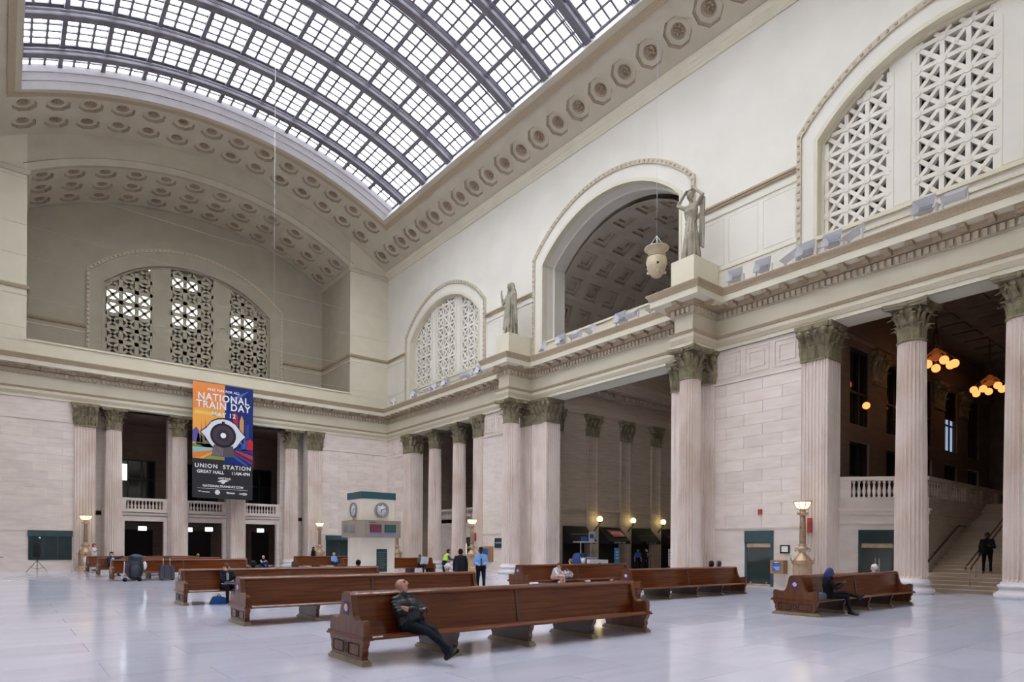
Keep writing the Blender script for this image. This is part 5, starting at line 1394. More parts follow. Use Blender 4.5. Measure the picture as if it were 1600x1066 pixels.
MB().box(-0.36, 0.02, -0.32, 0.30, -0.28, 0.32).build('case', BRN, t)
MB().box(-0.365, -0.36, -0.20, 0.20, -0.16, 0.22).build('blue_panel', BLUESIGN, t)
for k in range(3): MB().box(-0.37, -0.365, -0.14, 0.14 - 0.05 * k, 0.00 - 0.055 * k, 0.022 - 0.055 * k).build('panel_line', WHITE, t)
MB().box(-0.372, -0.365, -0.10, 0.10, 0.20, 0.24).build('panel_header', WHITE, t)
t = thing('telephone_box', 'pale wall box half hidden by the nearest bronze lamp', 'telephone', (W - 0.02, 13.95, 1.1)); MB().box(-0.2, 0.02, -0.2, 0.25, -0.35, 0.35).build('case', CREAM, t); MB().box(-0.22, -0.2, -0.12, 0.16, -0.2, 0.2).build('front_plate', LGREY, t)
RED = plain('alarm_red', (0.45, 0.05, 0.04), 0.5)
for (y, z, h, lb) in ((15.75, 3.45, 0.12, 'small red fire alarm strobe above the glass door'), (13.35, 2.75, 0.32, 'tall red alarm panel on the pilaster by the near lamp'), (38.3, 2.5, 0.30, 'red alarm panel on the pilaster behind the standing men')):
    t = thing('fire_alarm', lb, 'alarm', (W - 0.18 if h > 0.2 else W - 0.02, y, z), 0, 'red wall alarms'); MB().box(-0.06, 0.03, -0.09, 0.09, -h, h).build('case', RED, t); MB().box(-0.075, -0.06, -0.05, 0.05, -h * 0.5, h * 0.5).build('lens', plain('alarm_lens', (0.30, 0.06, 0.05), 0.3), t)
t = thing('wall_door_sign', 'small dark green sign above the gap by the projecting column', 'sign', (W - 0.05, 35.6, 2.05)); MB().box(-0.05, 0.02, -0.45, 0.45, -0.35, 0.35).build('sign_board', GREEN, t); MB().box(-0.055, -0.05, -0.35, 0.35, -0.02, 0.04).build('sign_line', LGREY, t)
t = thing('notice_board', 'brown wall board with a blue poster behind the man in the blue shirt', 'notice', (W - 0.04, 36.9, 1.25)); MB().box(-0.04, 0.02, -0.6, 0.6, -0.55, 0.55).build('board', BRN, t); MB().box(-0.05, -0.04, -0.05, 0.5, -0.4, 0.4).build('poster', BLUESIGN, t)

# ================================================================ passage fittings: awnings, globes, signs
PYF = PY1
for x in (33.7, 37.35, 41.0, 44.65, 30.05):
    fp = lambda u, z, d: (u, PYF + d, z)
    fluted(MB(), fp, x - 0.62, x + 0.62, 0, 9.9, 0.14, 1).build('pilaster_shaft', STONEP, pas)
    flat_capital(pas, fp, x - 0.62, x + 0.62, 0.14, PI)
MB().box(W + 1.1, PX1, PYF - 0.06, PYF, 4.2, 4.3).box(W + 1.1, PX1, PYF - 0.10, PYF, 4.45, 4.6).box(W + 1.1, PX1, PYF - 0.05, PYF, 3.35, 3.42).build('belt_course', STONEP, pas)
AWN = plain('awning_black', (0.012, 0.012, 0.012), 0.7)
for k, (x0, x1, nm) in enumerate(((30.7, 33.05, 'black shop awning nearest the passage opening'), (34.35, 36.7, 'black shop awning with a pink and white signboard'), (38.0, 40.3, 'black shop awning above the policeman'), (41.65, 44.0, 'black shop awning farthest down the passage'))):
    t = thing('shop_awning', nm, 'awning', (x0, PYF, 0), 0, 'black shop awnings')
    wd = x1 - x0
    MB().prism([(0, 3.28), (-0.08, 3.28), (-1.15, 2.25), (-1.15, 2.05), (0, 2.05)], 0.0, wd, 'x').build('canopy', AWN, t)
    MB().box(0.1, wd - 0.1, -0.02, 0.0, 0, 2.05).build('shop_opening', DARK, t)
    text('awning_lettering', 'DELI  BAR  CAFE', 0.17, LGREY, t, face_mat((wd / 2, -1.155, 2.14), (1, 0, 0), (0, 0, 1)))
    if k == 1:
        SG = plain('sign_pink', (0.55, 0.10, 0.12), 0.5)
        dy, dz = -1.07, -1.03; sl2 = math.hypot(dy, dz)
        mm = face_mat((wd / 2 + 0.15, -0.66, 2.81), (1, 0, 0), (0, -dy / sl2, -dz / sl2))
        o = put('signboard', MB().add([(-0.75, 0.38, 0.02), (-0.55, -0.36, 0.02), (0.75, -0.30, 0.02), (0.68, 0.28, 0.02), (-0.75, 0.38, 0), (-0.55, -0.36, 0), (0.75, -0.30, 0), (0.68, 0.28, 0)], [(0, 1, 2, 3), (7, 6, 5, 4), (0, 4, 5, 1), (1, 5, 6, 2), (2, 6, 7, 3), (3, 7, 4, 0)]).mesh('signboard', SG), t, mat4=mm)
        text('signboard_lettering', 'METRO', 0.42, WHITE, o, Matrix.Translation((0, 0, 0.03)), sx=0.85)
    else: MB().box(0.3, wd - 0.3, -0.72, -0.70, 2.70, 2.715).build('awning_seam', LGREY, t)
for x, lb in ((34.0, 'glowing globe wall light nearest the passage opening'), (37.7, 'glowing globe wall light between the two middle awnings'), (41.35, 'glowing globe wall light farthest down the passage')):
    t = thing('globe_light', lb, 'wall light', (x, PYF - 0.55, 3.85), 0, 'globe wall lights')
    MB().sphere((0, 0, 0), 0.21, 14, 10).build('globe', YELLOW, t)
    MB().tube([(0, 0, -0.2), (0, 0.05, -0.42), (-0.1, 0.25, -0.62), (-0.15, 0.40, -0.85)], [0.05, 0.04, 0.05, 0.06], 7).build('bracket', WOODD, t)
    MB().lathe([(0.10, -0.27), (0.12, -0.20), (0.09, -0.17)], 10).build('collar', WOODD, t)
def stand_sign(x, y, label, h, w2, mat, cat='sign', z0=0.35, lines=3):
    t = thing('standing_sign', label, cat, (x, y, 0), 0, 'standing signs in the passage')
    MB().box(-w2, w2, -0.03, 0.03, z0, h).build('panel', mat, t)
    for k in range(lines): MB().box(-w2 * 0.6, w2 * 0.6, -0.035, -0.03, h - 0.35 - 0.22 * k, h - 0.25 - 0.22 * k).build('print', WHITE if mat != WHITE else BLUESIGN, t)
    MB().tube([(0, 0, 0), (0, 0, z0)], 0.03, 6).box(-0.25, 0.25, -0.15, 0.15, 0, 0.03).build('stand', LGREY, t)
SKYB = plain('sign_sky_blue', (0.06, 0.35, 0.75), 0.5)
stand_sign(34.9, 31.2, 'light blue standing sign before the pink-signed awning', 1.75, 0.24, SKYB)
stand_sign(40.0, 30.3, 'white standing sign at the right of the passage', 1.7, 0.24, WHITE)
t = thing('information_booth', 'grey booth with a blue logo sign under the first awning', 'booth', (31.5, 31.0, 0))
MB().box(-0.75, 0.75, -0.4, 0.4, 0, 1.05).build('counter', LGREY, t); MB().box(-0.78, 0.78, -0.43, 0.43, 1.05, 1.1).build('counter_top', WHITE, t)
MB().tube([(-0.5, 0, 1.1), (-0.5, 0, 2.1)], 0.04, 6).build('post', LGREY, t); MB().tube([(0.5, 0, 1.1), (0.5, 0, 2.1)], 0.04, 6).build('post', LGREY, t)
MB().box(-0.9, 0.8, -0.35, 0.35, 2.1, 2.18).build('canopy', LGREY, t)
o = MB().box(-0.75, -0.15, -0.3, -0.26, 2.18, 2.5).build('blue_sign', BLUESIGN, t); o = MB().box(0.0, 0.55, -0.3, -0.26, 2.18, 2.85).build('logo_sign', LGREY, t); MB().box(0.1, 0.45, -0.31, -0.30, 2.4, 2.7).build('logo', BLUESIGN, o)
t = thing('mailbox', 'dark blue rounded collection box by the passage pier', 'mailbox', (28.9, 29.0, 0))
MB().prism([(-0.35, 0.25), (0.35, 0.25), (0.35, 1.1), (0.25, 1.33), (0.0, 1.42), (-0.25, 1.33), (-0.35, 1.1)], -0.3, 0.3, 'y').build('box', plain('mail_blue', (0.02, 0.06, 0.22), 0.4), t)
for x in (-0.28, 0.28): MB().box(x - 0.04, x + 0.04, -0.26, 0.26, 0, 0.25).build('leg', NAVY, t)
MB().box(-0.25, 0.25, -0.31, -0.3, 1.0, 1.12).build('chute', LGREY, t)
t = thing('folding_table', 'white-clothed table in front of the passage shops', 'table', (30.9, 29.5, 0))
MB().box(-0.85, 0.85, -0.35, 0.35, 0.12, 0.95).build('cloth', WHITE, t); MB().box(-0.12, 0.12, -0.36, -0.35, 0.55, 0.75).build('emblem', BLUESIGN, t)
for sx in (-0.7, 0.7): MB().tube([(sx, 0, 0), (sx, 0, 0.12)], 0.03, 6).build('leg', LGREY, t)

# ================================================================ chandeliers and stair rails
def chandelier(x, y, z, label):
    t = thing('chandelier', label, 'chandelier', (x, y, z), 0, 'globe chandeliers over the stairs')
    MB().tube([(0, 0, 0.3), (0, 0, 13.6 - z)], 0.04, 6).build('stem', WOODD, t)
    MB().lathe([(0.05, -0.1), (0.35, 0.0), (0.45, 0.18), (0.25, 0.34), (0.08, 0.5)], 12).build('crown', plain('copper_crown', (0.30, 0.10, 0.04), 0.4, metal=0.5, emit=(0.5, 0.14, 0.03), es=0.25), t)  # added emission puts a warm glow into the copper crown
    for k in range(7):
        a = 2 * PI * k / 7 + 0.3
        b = MB().tube([(0.2 * math.cos(a), 0.2 * math.sin(a), 0.05), (0.55 * math.cos(a), 0.55 * math.sin(a), 0.1), (0.75 * math.cos(a), 0.75 * math.sin(a), -0.08)], 0.03, 6).build('arm', WOODD, t)
        MB().sphere((0.75 * math.cos(a), 0.75 * math.sin(a), -0.27 - 0.1 * (k % 2)), 0.20, 12, 8).build('globe', WARM, t)
        MB().tube([(0.35 * math.cos(a), 0.35 * math.sin(a), 0.2), (0, 0, 1.6)], 0.012, 4).build('chain', WOODD, t)
chandelier(34.9, 11.0, 10.9, 'globe chandelier just right of the column by the stairs')
chandelier(43.3, 11.0, 11.1, 'farther globe chandelier above the top of the stairs')
for (x, y, z, lb) in ((31.9, UW - 0.28, 8.55, 'glowing orange globe in the first stair hall window'), (36.0, UW - 0.28, 8.55, 'glowing orange globe on the second stair hall pier')):
    t = thing('globe_sconce', lb, 'wall light', (x, y, z), 0, 'orange globes in the stair hall'); MB().sphere((0, 0, 0), 0.17, 10, 8).build('globe', WARM, t); MB().tube([(0, 0, 0), (0, 0.3, -0.1)], 0.04, 6).build('bracket', WOODD, t)
def stair_rail(y, label, k0, k1):
    z = lambda k: RIS * k; x = lambda k: SX0 + TRD * k
    t = thing('stair_handrail', label, 'handrail', (x(k0), y, z(k0)), 0, 'brass handrails')
    n = k1 - k0; dx, dz = TRD * n, RIS * n
    for s in (-0.09, 0.09): MB().tube([(-0.12, s, 0.80), (0, s, 0.92), (dx, s, dz + 0.92), (dx + 0.5, s, dz + 0.92)], 0.032, 7).build('rail', WOODD, t)
    for u in (0.0, 0.1, 0.4, 0.7, 1.0): MB().tube([(dx * u + 0.06, 0, dz * u - (0.0 if u == 0 else 0.1)), (dx * u + 0.06, 0, dz * u + 0.92)], 0.022, 6).build('post', BRASS, t)
    MB().sphere((-0.08, 0, 0.90), 0.06, 8, 6).build('end_knob', BRASS, t)
stair_rail(8.25, 'brass double handrail in the middle of the staircase', 1, 22)
stair_rail(6.2, 'second brass double handrail beside the edge column', 1, 22)
t = thing('stair_handrail', 'dark handrail along the wall of the staircase', 'handrail', (SX0, SYS - 0.12, 0), 0, 'brass handrails')
MB().tube([(0.5, 0, 1.05), (0.5 + TRD * 12, 0, 1.05 + RIS * 12), (1.4 + TRD * 12, 0, 1.05 + RIS * 12)], 0.04, 7).build('rail', WOODD, t)
for k in (1, 4, 8, 12): MB().tube([(0.5 + TRD * k, 0, 1.03 + RIS * k), (0.5 + TRD * k, 0.11, 0.97 + RIS * k)], 0.02, 5).build('bracket', BRASS, t)

# ================================================================ people: capsules along posed limbs, fused into one skin
import numpy as np
def capsule(mb, a, b, ra, rb, n=10):
    a, b = Vector(a), Vector(b); d = b - a
    if d.length < 1e-4: d = Vector((0, 0, 1e-3)); b = a + d
    d = d.normalized(); u = d.cross(Vector((0, 0, 1)))
    if u.length < 1e-3: u = d.cross(Vector((1, 0, 0)))
    u.normalize(); q = d.cross(u); vs = []; fs = []; rows = []
    for k in range(1, 4): t = PI / 2 * (1 - k / 3.0); rows.append((a - d * ra * math.sin(t), ra * math.cos(t)))
    for k in range(0, 3): t = PI / 2 * k / 3.0; rows.append((b + d * rb * math.sin(t), rb * math.cos(t)))
    for c, r in rows:
        for k in range(n): an = 2 * PI * k / n; vs.append(c + r * (math.cos(an) * u + math.sin(an) * q))
    for j in range(len(rows) - 1):
        for k in range(n): fs.append((j * n + k, j * n + (k + 1) % n, (j + 1) * n + (k + 1) % n, (j + 1) * n + k))
    vs += [a - d * ra, b + d * rb]; s, e = len(vs) - 2, len(vs) - 1; o = (len(rows) - 1) * n
    for k in range(n): fs.append((s, (k + 1) % n, k)); fs.append((e, o + k, o + (k + 1) % n))
    mb.add(vs, fs, True)
def fuse(name, prims, mats, voxel, smooth=3):
    mb = MB()
    for a, b, ra, rb, tg in prims: capsule(mb, a, b, ra, rb)
    me = bpy.data.meshes.new('tmp'); me.from_pydata(mb.v, [], mb.f)
    o = bpy.data.objects.new('tmp', me); COL.objects.link(o)
    r = o.modifiers.new('r', 'REMESH'); r.mode = 'VOXEL'; r.voxel_size = voxel
    s = o.modifiers.new('s', 'SMOOTH'); s.factor = 0.5; s.iterations = smooth
    dg = bpy.context.evaluated_depsgraph_get(); dg.update()
    out = bpy.data.meshes.new_from_object(o.evaluated_get(dg)); out.name = name
    bpy.data.objects.remove(o); bpy.data.meshes.remove(me)
    n = len(out.polygons); cen = np.empty(n * 3); out.polygons.foreach_get('center', cen); cen = cen.reshape(-1, 3)
    tags = list(mats.keys()); best = np.full(n, 1e9); idx = np.zeros(n, int)
    for a, b, ra, rb, tg in prims:
        A, B = np.array(a, float), np.array(b, float); d = B - A; l2 = max(d @ d, 1e-8)
        t = np.clip(((cen - A) @ d) / l2, 0, 1); ds = np.linalg.norm(cen - (A + t[:, None] * d), axis=1) - (ra + (rb - ra) * t)
        if tg in ('eye', 'lip', 'brow'): ds = ds - 0.002
        m = ds < best; best[m] = ds[m]; idx[m] = tags.index(tg)
    out.materials.clear()
    for tg in tags: out.materials.append(mats[tg])
    out.polygons.foreach_set('material_index', idx.astype(np.int32)); out.polygons.foreach_set('use_smooth', np.ones(n, bool)); out.update()
    return out
V3 = lambda *a: Vector(a)
def head_prims(c, look, up, hair='hair', style='short', s=1.0):
    f = Vector(look).normalized(); u = (Vector(up) - f * Vector(up).dot(f)).normalized(); r = f.cross(u)
    P = []
    P += [(c + u * 0.02 * s, c - f * 0.02 * s + u * 0.025 * s, 0.088 * s, 0.090 * s, 'skin'), (c + f * 0.03 * s - u * 0.02 * s, c + f * 0.035 * s - u * 0.075 * s, 0.070 * s, 0.048 * s, 'skin')]
    P += [(c + f * 0.095 * s + u * 0.005 * s, c + f * 0.112 * s - u * 0.03 * s, 0.010 * s, 0.016 * s, 'skin')]
    for sg in (-1, 1):
        P.append((c + r * sg * 0.088 * s + u * 0.015 * s, c + r * sg * 0.09 * s - u * 0.03 * s, 0.017 * s, 0.013 * s, 'skin'))
        P.append((c + r * sg * 0.034 * s + f * 0.089 * s + u * 0.008 * s, c + r * sg * 0.034 * s + f * 0.089 * s + u * 0.009 * s, 0.010 * s, 0.010 * s, 'eye'))
        P.append((c + r * sg * 0.018 * s + f * 0.096 * s + u * 0.032 * s, c + r * sg * 0.052 * s + f * 0.084 * s + u * 0.032 * s, 0.008 * s, 0.007 * s, 'brow'))
    P.append((c - r * 0.022 * s + f * 0.087 * s - u * 0.062 * s, c + r * 0.022 * s + f * 0.087 * s - u * 0.062 * s, 0.008 * s, 0.008 * s, 'lip'))
    if style == 'short': P += [(c - f * 0.03 * s + u * 0.045 * s, c - f * 0.045 * s - u * 0.02 * s, 0.094 * s, 0.085 * s, hair), (c + f * 0.02 * s + u * 0.06 * s, c - f * 0.02 * s + u * 0.065 * s, 0.072 * s, 0.078 * s, hair)]
    if style == 'long': P += [(c - f * 0.025 * s + u * 0.045 * s, c - f * 0.05 * s - u * 0.05 * s, 0.098 * s, 0.09 * s, hair), (c - f * 0.06 * s - u * 0.05 * s, c - f * 0.085 * s - u * 0.32 * s, 0.085 * s, 0.06 * s, hair)]
    if style == 'cap': P += [(c - f * 0.01 * s + u * 0.045 * s, c - f * 0.03 * s + u * 0.03 * s, 0.097 * s, 0.096 * s, hair), (c + f * 0.07 * s + u * 0.055 * s, c + f * 0.15 * s + u * 0.045 * s, 0.035 * s, 0.03 * s, hair)]
    if style == 'hood': P += [(c - f * 0.02 * s + u * 0.04 * s, c - f * 0.045 * s - u * 0.09 * s, 0.104 * s, 0.095 * s, hair)]
    return P
def hand_prims(wr, d, side, curl=0.5, s=1.0, tg='skin'):
    d = Vector(d).normalized(); side = Vector(side); side = (side - d * side.dot(d)).normalized(); n = d.cross(side)
    P = [(wr, wr + d * 0.045 * s, 0.026 * s, 0.028 * s, tg)]
    for k in (-1, 1): P.append((wr + d * 0.03 * s + side * k * 0.016 * s, wr + d * 0.078 * s + side * k * 0.022 * s, 0.018 * s, 0.014 * s, tg))
    for k, ln in enumerate((0.036, 0.042, 0.039, 0.03)):
        o = wr + d * 0.085 * s + side * (k - 1.5) * 0.0195 * s; m = o + (d * (1 - 0.3 * curl) + n * 0.5 * curl) * ln * s; e = m + (d * (1 - curl) + n * curl) * ln * 0.9 * s
        P += [(o, m, 0.0095 * s, 0.009 * s, tg), (m, e, 0.009 * s, 0.0078 * s, tg)]
    o = wr + d * 0.02 * s - side * 0.028 * s; m = o + (d * 0.7 - side * 0.7) * 0.035 * s; P += [(o, m, 0.013 * s, 0.0105 * s, tg), (m, m + (d * 0.9 - side * 0.2 + n * 0.3 * curl) * 0.03 * s, 0.0105 * s, 0.009 * s, tg)]
    return P
def human(J, top='top', leg='leg', shoe='shoe', sleeve=None, lower_arm=None, bulk=1.0, look=(0, -1, 0), up=(0, 0, 1), style='short', curl=0.5, shin=None):
    # J: pelvis, neck, head, and per side (L,R): sh, el, wr, hip, kn, an, toe ; facing -y
    P = []; sleeve = sleeve or top; lower_arm = lower_arm or sleeve; shin = shin or leg
    pe, nk, hd = V3(*J['pelvis']), V3(*J['neck']), V3(*J['head']); ax = nk - pe
    acr = V3(*J['shL']) - V3(*J['shR']); acr.normalize()
    b = bulk
    for sg in (-1, 1):
        P.append((pe + acr * sg * 0.085, pe + ax * 0.22 + acr * sg * 0.07 * b, 0.112 * b, 0.108 * b, leg if top != 'robe' else top))
        P.append((pe + ax * 0.25 + acr * sg * 0.065 * b, pe + ax * 0.62 + acr * sg * 0.085 * b, 0.108 * b, 0.116 * b, top))
        P.append((pe + ax * 0.62 + acr * sg * 0.085 * b, pe + ax * 0.84 + acr * sg * 0.09, 0.116 * b, 0.085 * b, top))
    for q in ('shL', 'shR'): P.append((nk - ax.normalized() * 0.045, V3(*J[q]) - ax.normalized() * 0.015, 0.060, 0.060 * b, top)); P.append((nk - ax.normalized() * 0.12, V3(*J[q]) - ax.normalized() * 0.05, 0.075 * b, 0.062 * b, top))
    P.append((nk - ax.normalized() * 0.05, nk + (hd - nk) * 0.1, 0.075, 0.062, top)); P.append((nk, hd - (hd - nk) * 0.35, 0.054, 0.052, 'skin'))
    for s in 'LR':
        sh, el, wr = (V3(*J[k + s]) for k in ('sh', 'el', 'wr')); sh = sh - ax.normalized() * 0.03; hp, kn, an, to = (V3(*J[k + s]) for k in ('hip', 'kn', 'an', 'toe'))
        P.append((sh, el, 0.058 * b, 0.047 * b, sleeve)); P.append((el, wr, 0.046 * b, 0.034 * (b if lower_arm != 'skin' else 1), lower_arm))
        hdv = V3(*J['hd' + s]) if 'hd' + s in J else (wr - el)
        P += hand_prims(wr + hdv.normalized() * 0.02, hdv, V3(*J['hs' + s]) if 'hs' + s in J else acr, curl)
        P.append((hp, kn, 0.088 * b, 0.062, leg)); P.append((kn, an, 0.060, 0.045, shin))
        P.append((an + V3(0, 0, -0.02) - (to - an).normalized() * 0.03, to, 0.043, 0.036, shoe)); P.append((an, an + (to - an) * 0.4, 0.045, 0.042, shoe))
    P += head_prims(hd, look, up, 'hair', style)
    return P
def stand_pose(**k):
    J = dict(pelvis=(0, 0, 0.93), neck=(0, 0.0, 1.43), head=(0, -0.02, 1.57), shL=(0.18, 0, 1.38), shR=(-0.18, 0, 1.38), elL=(0.24, 0.02, 1.11), elR=(-0.24, 0.02, 1.11), wrL=(0.25, -0.05, 0.86), wrR=(-0.25, -0.05, 0.86),
             hipL=(0.09, 0, 0.90), hipR=(-0.09, 0, 0.90), knL=(0.11, -0.01, 0.50), knR=(-0.11, -0.01, 0.50), anL=(0.12, 0.03, 0.09), anR=(-0.12, 0.03, 0.09), toeL=(0.15, -0.15, 0.04), toeR=(-0.15, -0.15, 0.04))
    J.update(k); return J
def sit_pose(**k):
    J = dict(pelvis=(0, 0, 0.53), neck=(0, 0.06, 1.02), head=(0, 0.04, 1.16), shL=(0.18, 0.05, 0.97), shR=(-0.18, 0.05, 0.97), elL=(0.24, -0.03, 0.72), elR=(-0.24, -0.03, 0.72), wrL=(0.12, -0.24, 0.66), wrR=(-0.12, -0.24, 0.66),
             hipL=(0.09, -0.02, 0.53), hipR=(-0.09, -0.02, 0.53), knL=(0.12, -0.42, 0.52), knR=(-0.12, -0.42, 0.52), anL=(0.12, -0.44, 0.09), anR=(-0.12, -0.44, 0.09), toeL=(0.14, -0.61, 0.04), toeR=(-0.14, -0.61, 0.04))
    J.update(k); return J
SK = {'pale': (0.62, 0.36, 0.27), 'tan': (0.40, 0.22, 0.14), 'dark': (0.07, 0.035, 0.022)}
def cols(skin='pale', top=(0.02, 0.02, 0.025), leg=(0.015, 0.015, 0.02), shoe=(0.012, 0.01, 0.01), hair=(0.05, 0.03, 0.02), rough=0.75, **ex):
    nm = lambda c, r: plain('wear_%d_%d_%d_%d' % (*(int(v * 999) for v in c), int(r * 100)), c, r, spec=0.15)
    s = SK[skin]
    d = dict(skin=nm(s, 0.5), top=nm(top, rough), leg=nm(leg, 0.8), shoe=nm(shoe, 0.4), hair=nm(hair, 0.7), eye=nm((0.03, 0.02, 0.02), 0.3), lip=nm((s[0] * 0.75, s[1] * 0.5, s[2] * 0.5), 0.5), brow=nm(tuple(v * 0.45 for v in s), 0.7))
    for k, c in ex.items(): d[k] = nm(c, rough)
    return d
def person(label, prims, mats, loc, rz=0.0, sc=0.96, voxel=0.02, group=None, smooth=3):
    used = {p[4] for p in prims}
    o = put('person', fuse('person', prims, {k: v for k, v in mats.items() if k in used}, voxel, smooth), None, loc, rz, (sc, sc, sc))
    return tag(o, label, 'person', group)

# bald man, arms folded, legs stretched and crossed, looking up
J = dict(pelvis=(0, -0.02, 0.53), neck=(-0.02, 0.20, 0.99), head=(-0.03, 0.215, 1.145), shL=(0.165, 0.17, 0.93), shR=(-0.205, 0.17, 0.93),
         elL=(0.235, -0.03, 0.74), elR=(-0.255, -0.01, 0.73), wrL=(-0.10, -0.115, 0.80), wrR=(0.13, -0.125, 0.755),
         hdL=(-0.8, 0.55, 0.1), hdR=(0.8, 0.6, 0.1), hsL=(0, 0, 1), hsR=(0, 0, 1),
         hipL=(0.09, -0.04, 0.53), hipR=(-0.09, -0.04, 0.53), knL=(0.13, -0.42, 0.47), knR=(0.00, -0.44, 0.46), anL=(0.10, -0.80, 0.14), anR=(0.14, -0.84, 0.19), toeL=(0.17, -0.93, 0.22), toeR=(0.06, -1.01, 0.31))
P = human(J, look=(0.35, -0.80, 0.55), up=(0.1, 0.45, 0.9), style='none', bulk=1.16, curl=0.6)
P += [(V3(0.0, -0.02, 0.66), V3(0.0, 0.06, 0.80), 0.165, 0.16, 'top'), (V3(-0.12, 0.02, 0.60), V3(0.12, 0.02, 0.60), 0.125, 0.125, 'top'),
      (V3(-0.07, 0.15, 0.995), V3(0.05, 0.13, 0.995), 0.055, 0.055, 'top'), (V3(0.0, 0.085, 0.95), V3(0, 0.035, 0.86), 0.05, 0.05, 'shirt')]
for k in range(7):                                   # folds of the jacket
    a = -0.75 + 0.25 * k; P.append((V3(0.19 * math.sin(a * 1.6), -0.13 + 0.10 * abs(a), 0.64 + 0.02 * (k % 2)), V3(0.15 * math.sin(a * 1.6), -0.075 + 0.06 * abs(a), 0.55), 0.028, 0.03, 'top'))
for sx, ex in ((0.20, 0.05), (-0.23, 0.05)):
    for k in range(4): P.append((V3(sx + ex, 0.12 - 0.05 * k, 0.87 - 0.035 * k), V3(sx - ex * 1.2, 0.08 - 0.05 * k, 0.88 - 0.04 * k), 0.040, 0.040, 'top'))
P.append((V3(-0.13, 0.26, 1.10), V3(-0.13, 0.26, 1.10), 0.001, 0.001, 'skin'))
LEATHER = plain('black_leather', (0.007, 0.009, 0.015), 0.36, spec=0.42)
m = cols('pale', leg=(0.010, 0.013, 0.022), shirt=(0.05, 0.05, 0.055), shoe=(0.02, 0.018, 0.016)); m['top'] = LEATHER; m['skin'] = plain('ruddy_skin', (0.56, 0.30, 0.23), 0.45); m['brow'] = plain('ruddy_brow', (0.42, 0.22, 0.16), 0.5)
person('bald person in a black leather jacket, arms folded, looking up', P, m, (4.87, 8.49, 0.0), 0.10, 0.97, 0.0095, smooth=2)

# person in a dark suit with hand to face, laptop on lap
J = sit_pose(neck=(0, -0.02, 1.01), head=(-0.02, -0.08, 1.12), shL=(0.18, -0.02, 0.96), shR=(-0.18, -0.02, 0.96), elR=(-0.2, -0.26, 0.74), wrR=(-0.10, -0.17, 1.0), hdR=(0.2, 0, 1), elL=(0.25, -0.12, 0.73), wrL=(0.1, -0.30, 0.70))
P = human(J, look=(-0.2, -0.8, -0.6), style='short', sleeve='top'); P.append((V3(0, -0.115, 0.93), V3(0, -0.13, 0.75), 0.035, 0.03, 'shirt'))
person('person in a dark suit holding a hand to the face', P, cols('pale', (0.016, 0.018, 0.030), (0.012, 0.014, 0.022), hair=(0.12, 0.07, 0.035), shirt=(0.55, 0.55, 0.6)), (5.2, 20.02, 0), 0.12, voxel=0.014)
t = thing('laptop', 'grey laptop on the knees of the suited person', 'laptop', (5.16, 19.66, 0.60)); MB().box(-0.16, 0.16, -0.11, 0.11, 0, 0.018).build('keyboard', LGREY, t); MB().box(-0.16, 0.16, -0.008, 0.008, 0, 0.2).build('screen', plain('laptop_lid', (0.12, 0.12, 0.13), 0.4), t, (0, -0.11, 0.015), (1.25, 0, 0))
t = thing('carrier_bag', 'bright blue bag on the floor under the bench', 'bag', (5.0, 20.0, 0)); MB().prism([(-0.24, 0), (0.26, 0), (0.22, 0.16), (0.06, 0.22), (-0.14, 0.21), (-0.2, 0.1)], -0.14, 0.14, 'y').build('bag_body', plain('bag_blue', (0.01, 0.11, 0.42), 0.5), t); MB().tube([(-0.06, 0, 0.2), (0, 0, 0.3), (0.07, 0, 0.2)], 0.012, 5).build('handle', NAVY, t)

# person in blue beanie on the right-hand bench, one leg crossed
J = sit_pose(head=(0.02, -0.03, 1.14), neck=(0, 0.04, 1.0), wrL=(0.08, -0.32, 0.86), wrR=(-0.08, -0.33, 0.84), elL=(0.22, -0.12, 0.73), elR=(-0.2, -0.14, 0.73), knL=(0.10, -0.42, 0.60), anL=(-0.12, -0.74, 0.50), toeL=(-0.10, -0.88, 0.60), knR=(-0.08, -0.44, 0.50), anR=(-0.12, -0.5, 0.09), toeR=(-0.14, -0.67, 0.04))
P = human(J, look=(0, -0.9, -0.3), style='hood', sleeve='top', bulk=1.05); P += [(V3(0, 0.02, 0.99), V3(0, -0.03, 0.99), 0.085, 0.08, 'scarf')]
person('person in a blue beanie and black coat with crossed legs', P, cols('dark', (0.012, 0.013, 0.018), (0.012, 0.012, 0.014), hair=(0.05, 0.06, 0.20), scarf=(0.015, 0.015, 0.02)), (16.85, 7.72, 0), 0.75, voxel=0.014)
o = MB().box(-0.02, 0.03, -0.05, 0.05, 0, 0.24).build('grey_bag', LGREY); o.location = (16.42, 7.78, 0.43); tag(o, 'small grey bag beside the blue-capped person', 'bag')
o.data = MB().prism([(-0.2, 0), (0.2, 0), (0.17, 0.12), (0.05, 0.17), (-0.15, 0.15)], -0.12, 0.12, 'y').mesh('grey_bag', plain('bag_grey_blue', (0.10, 0.13, 0.17), 0.6))

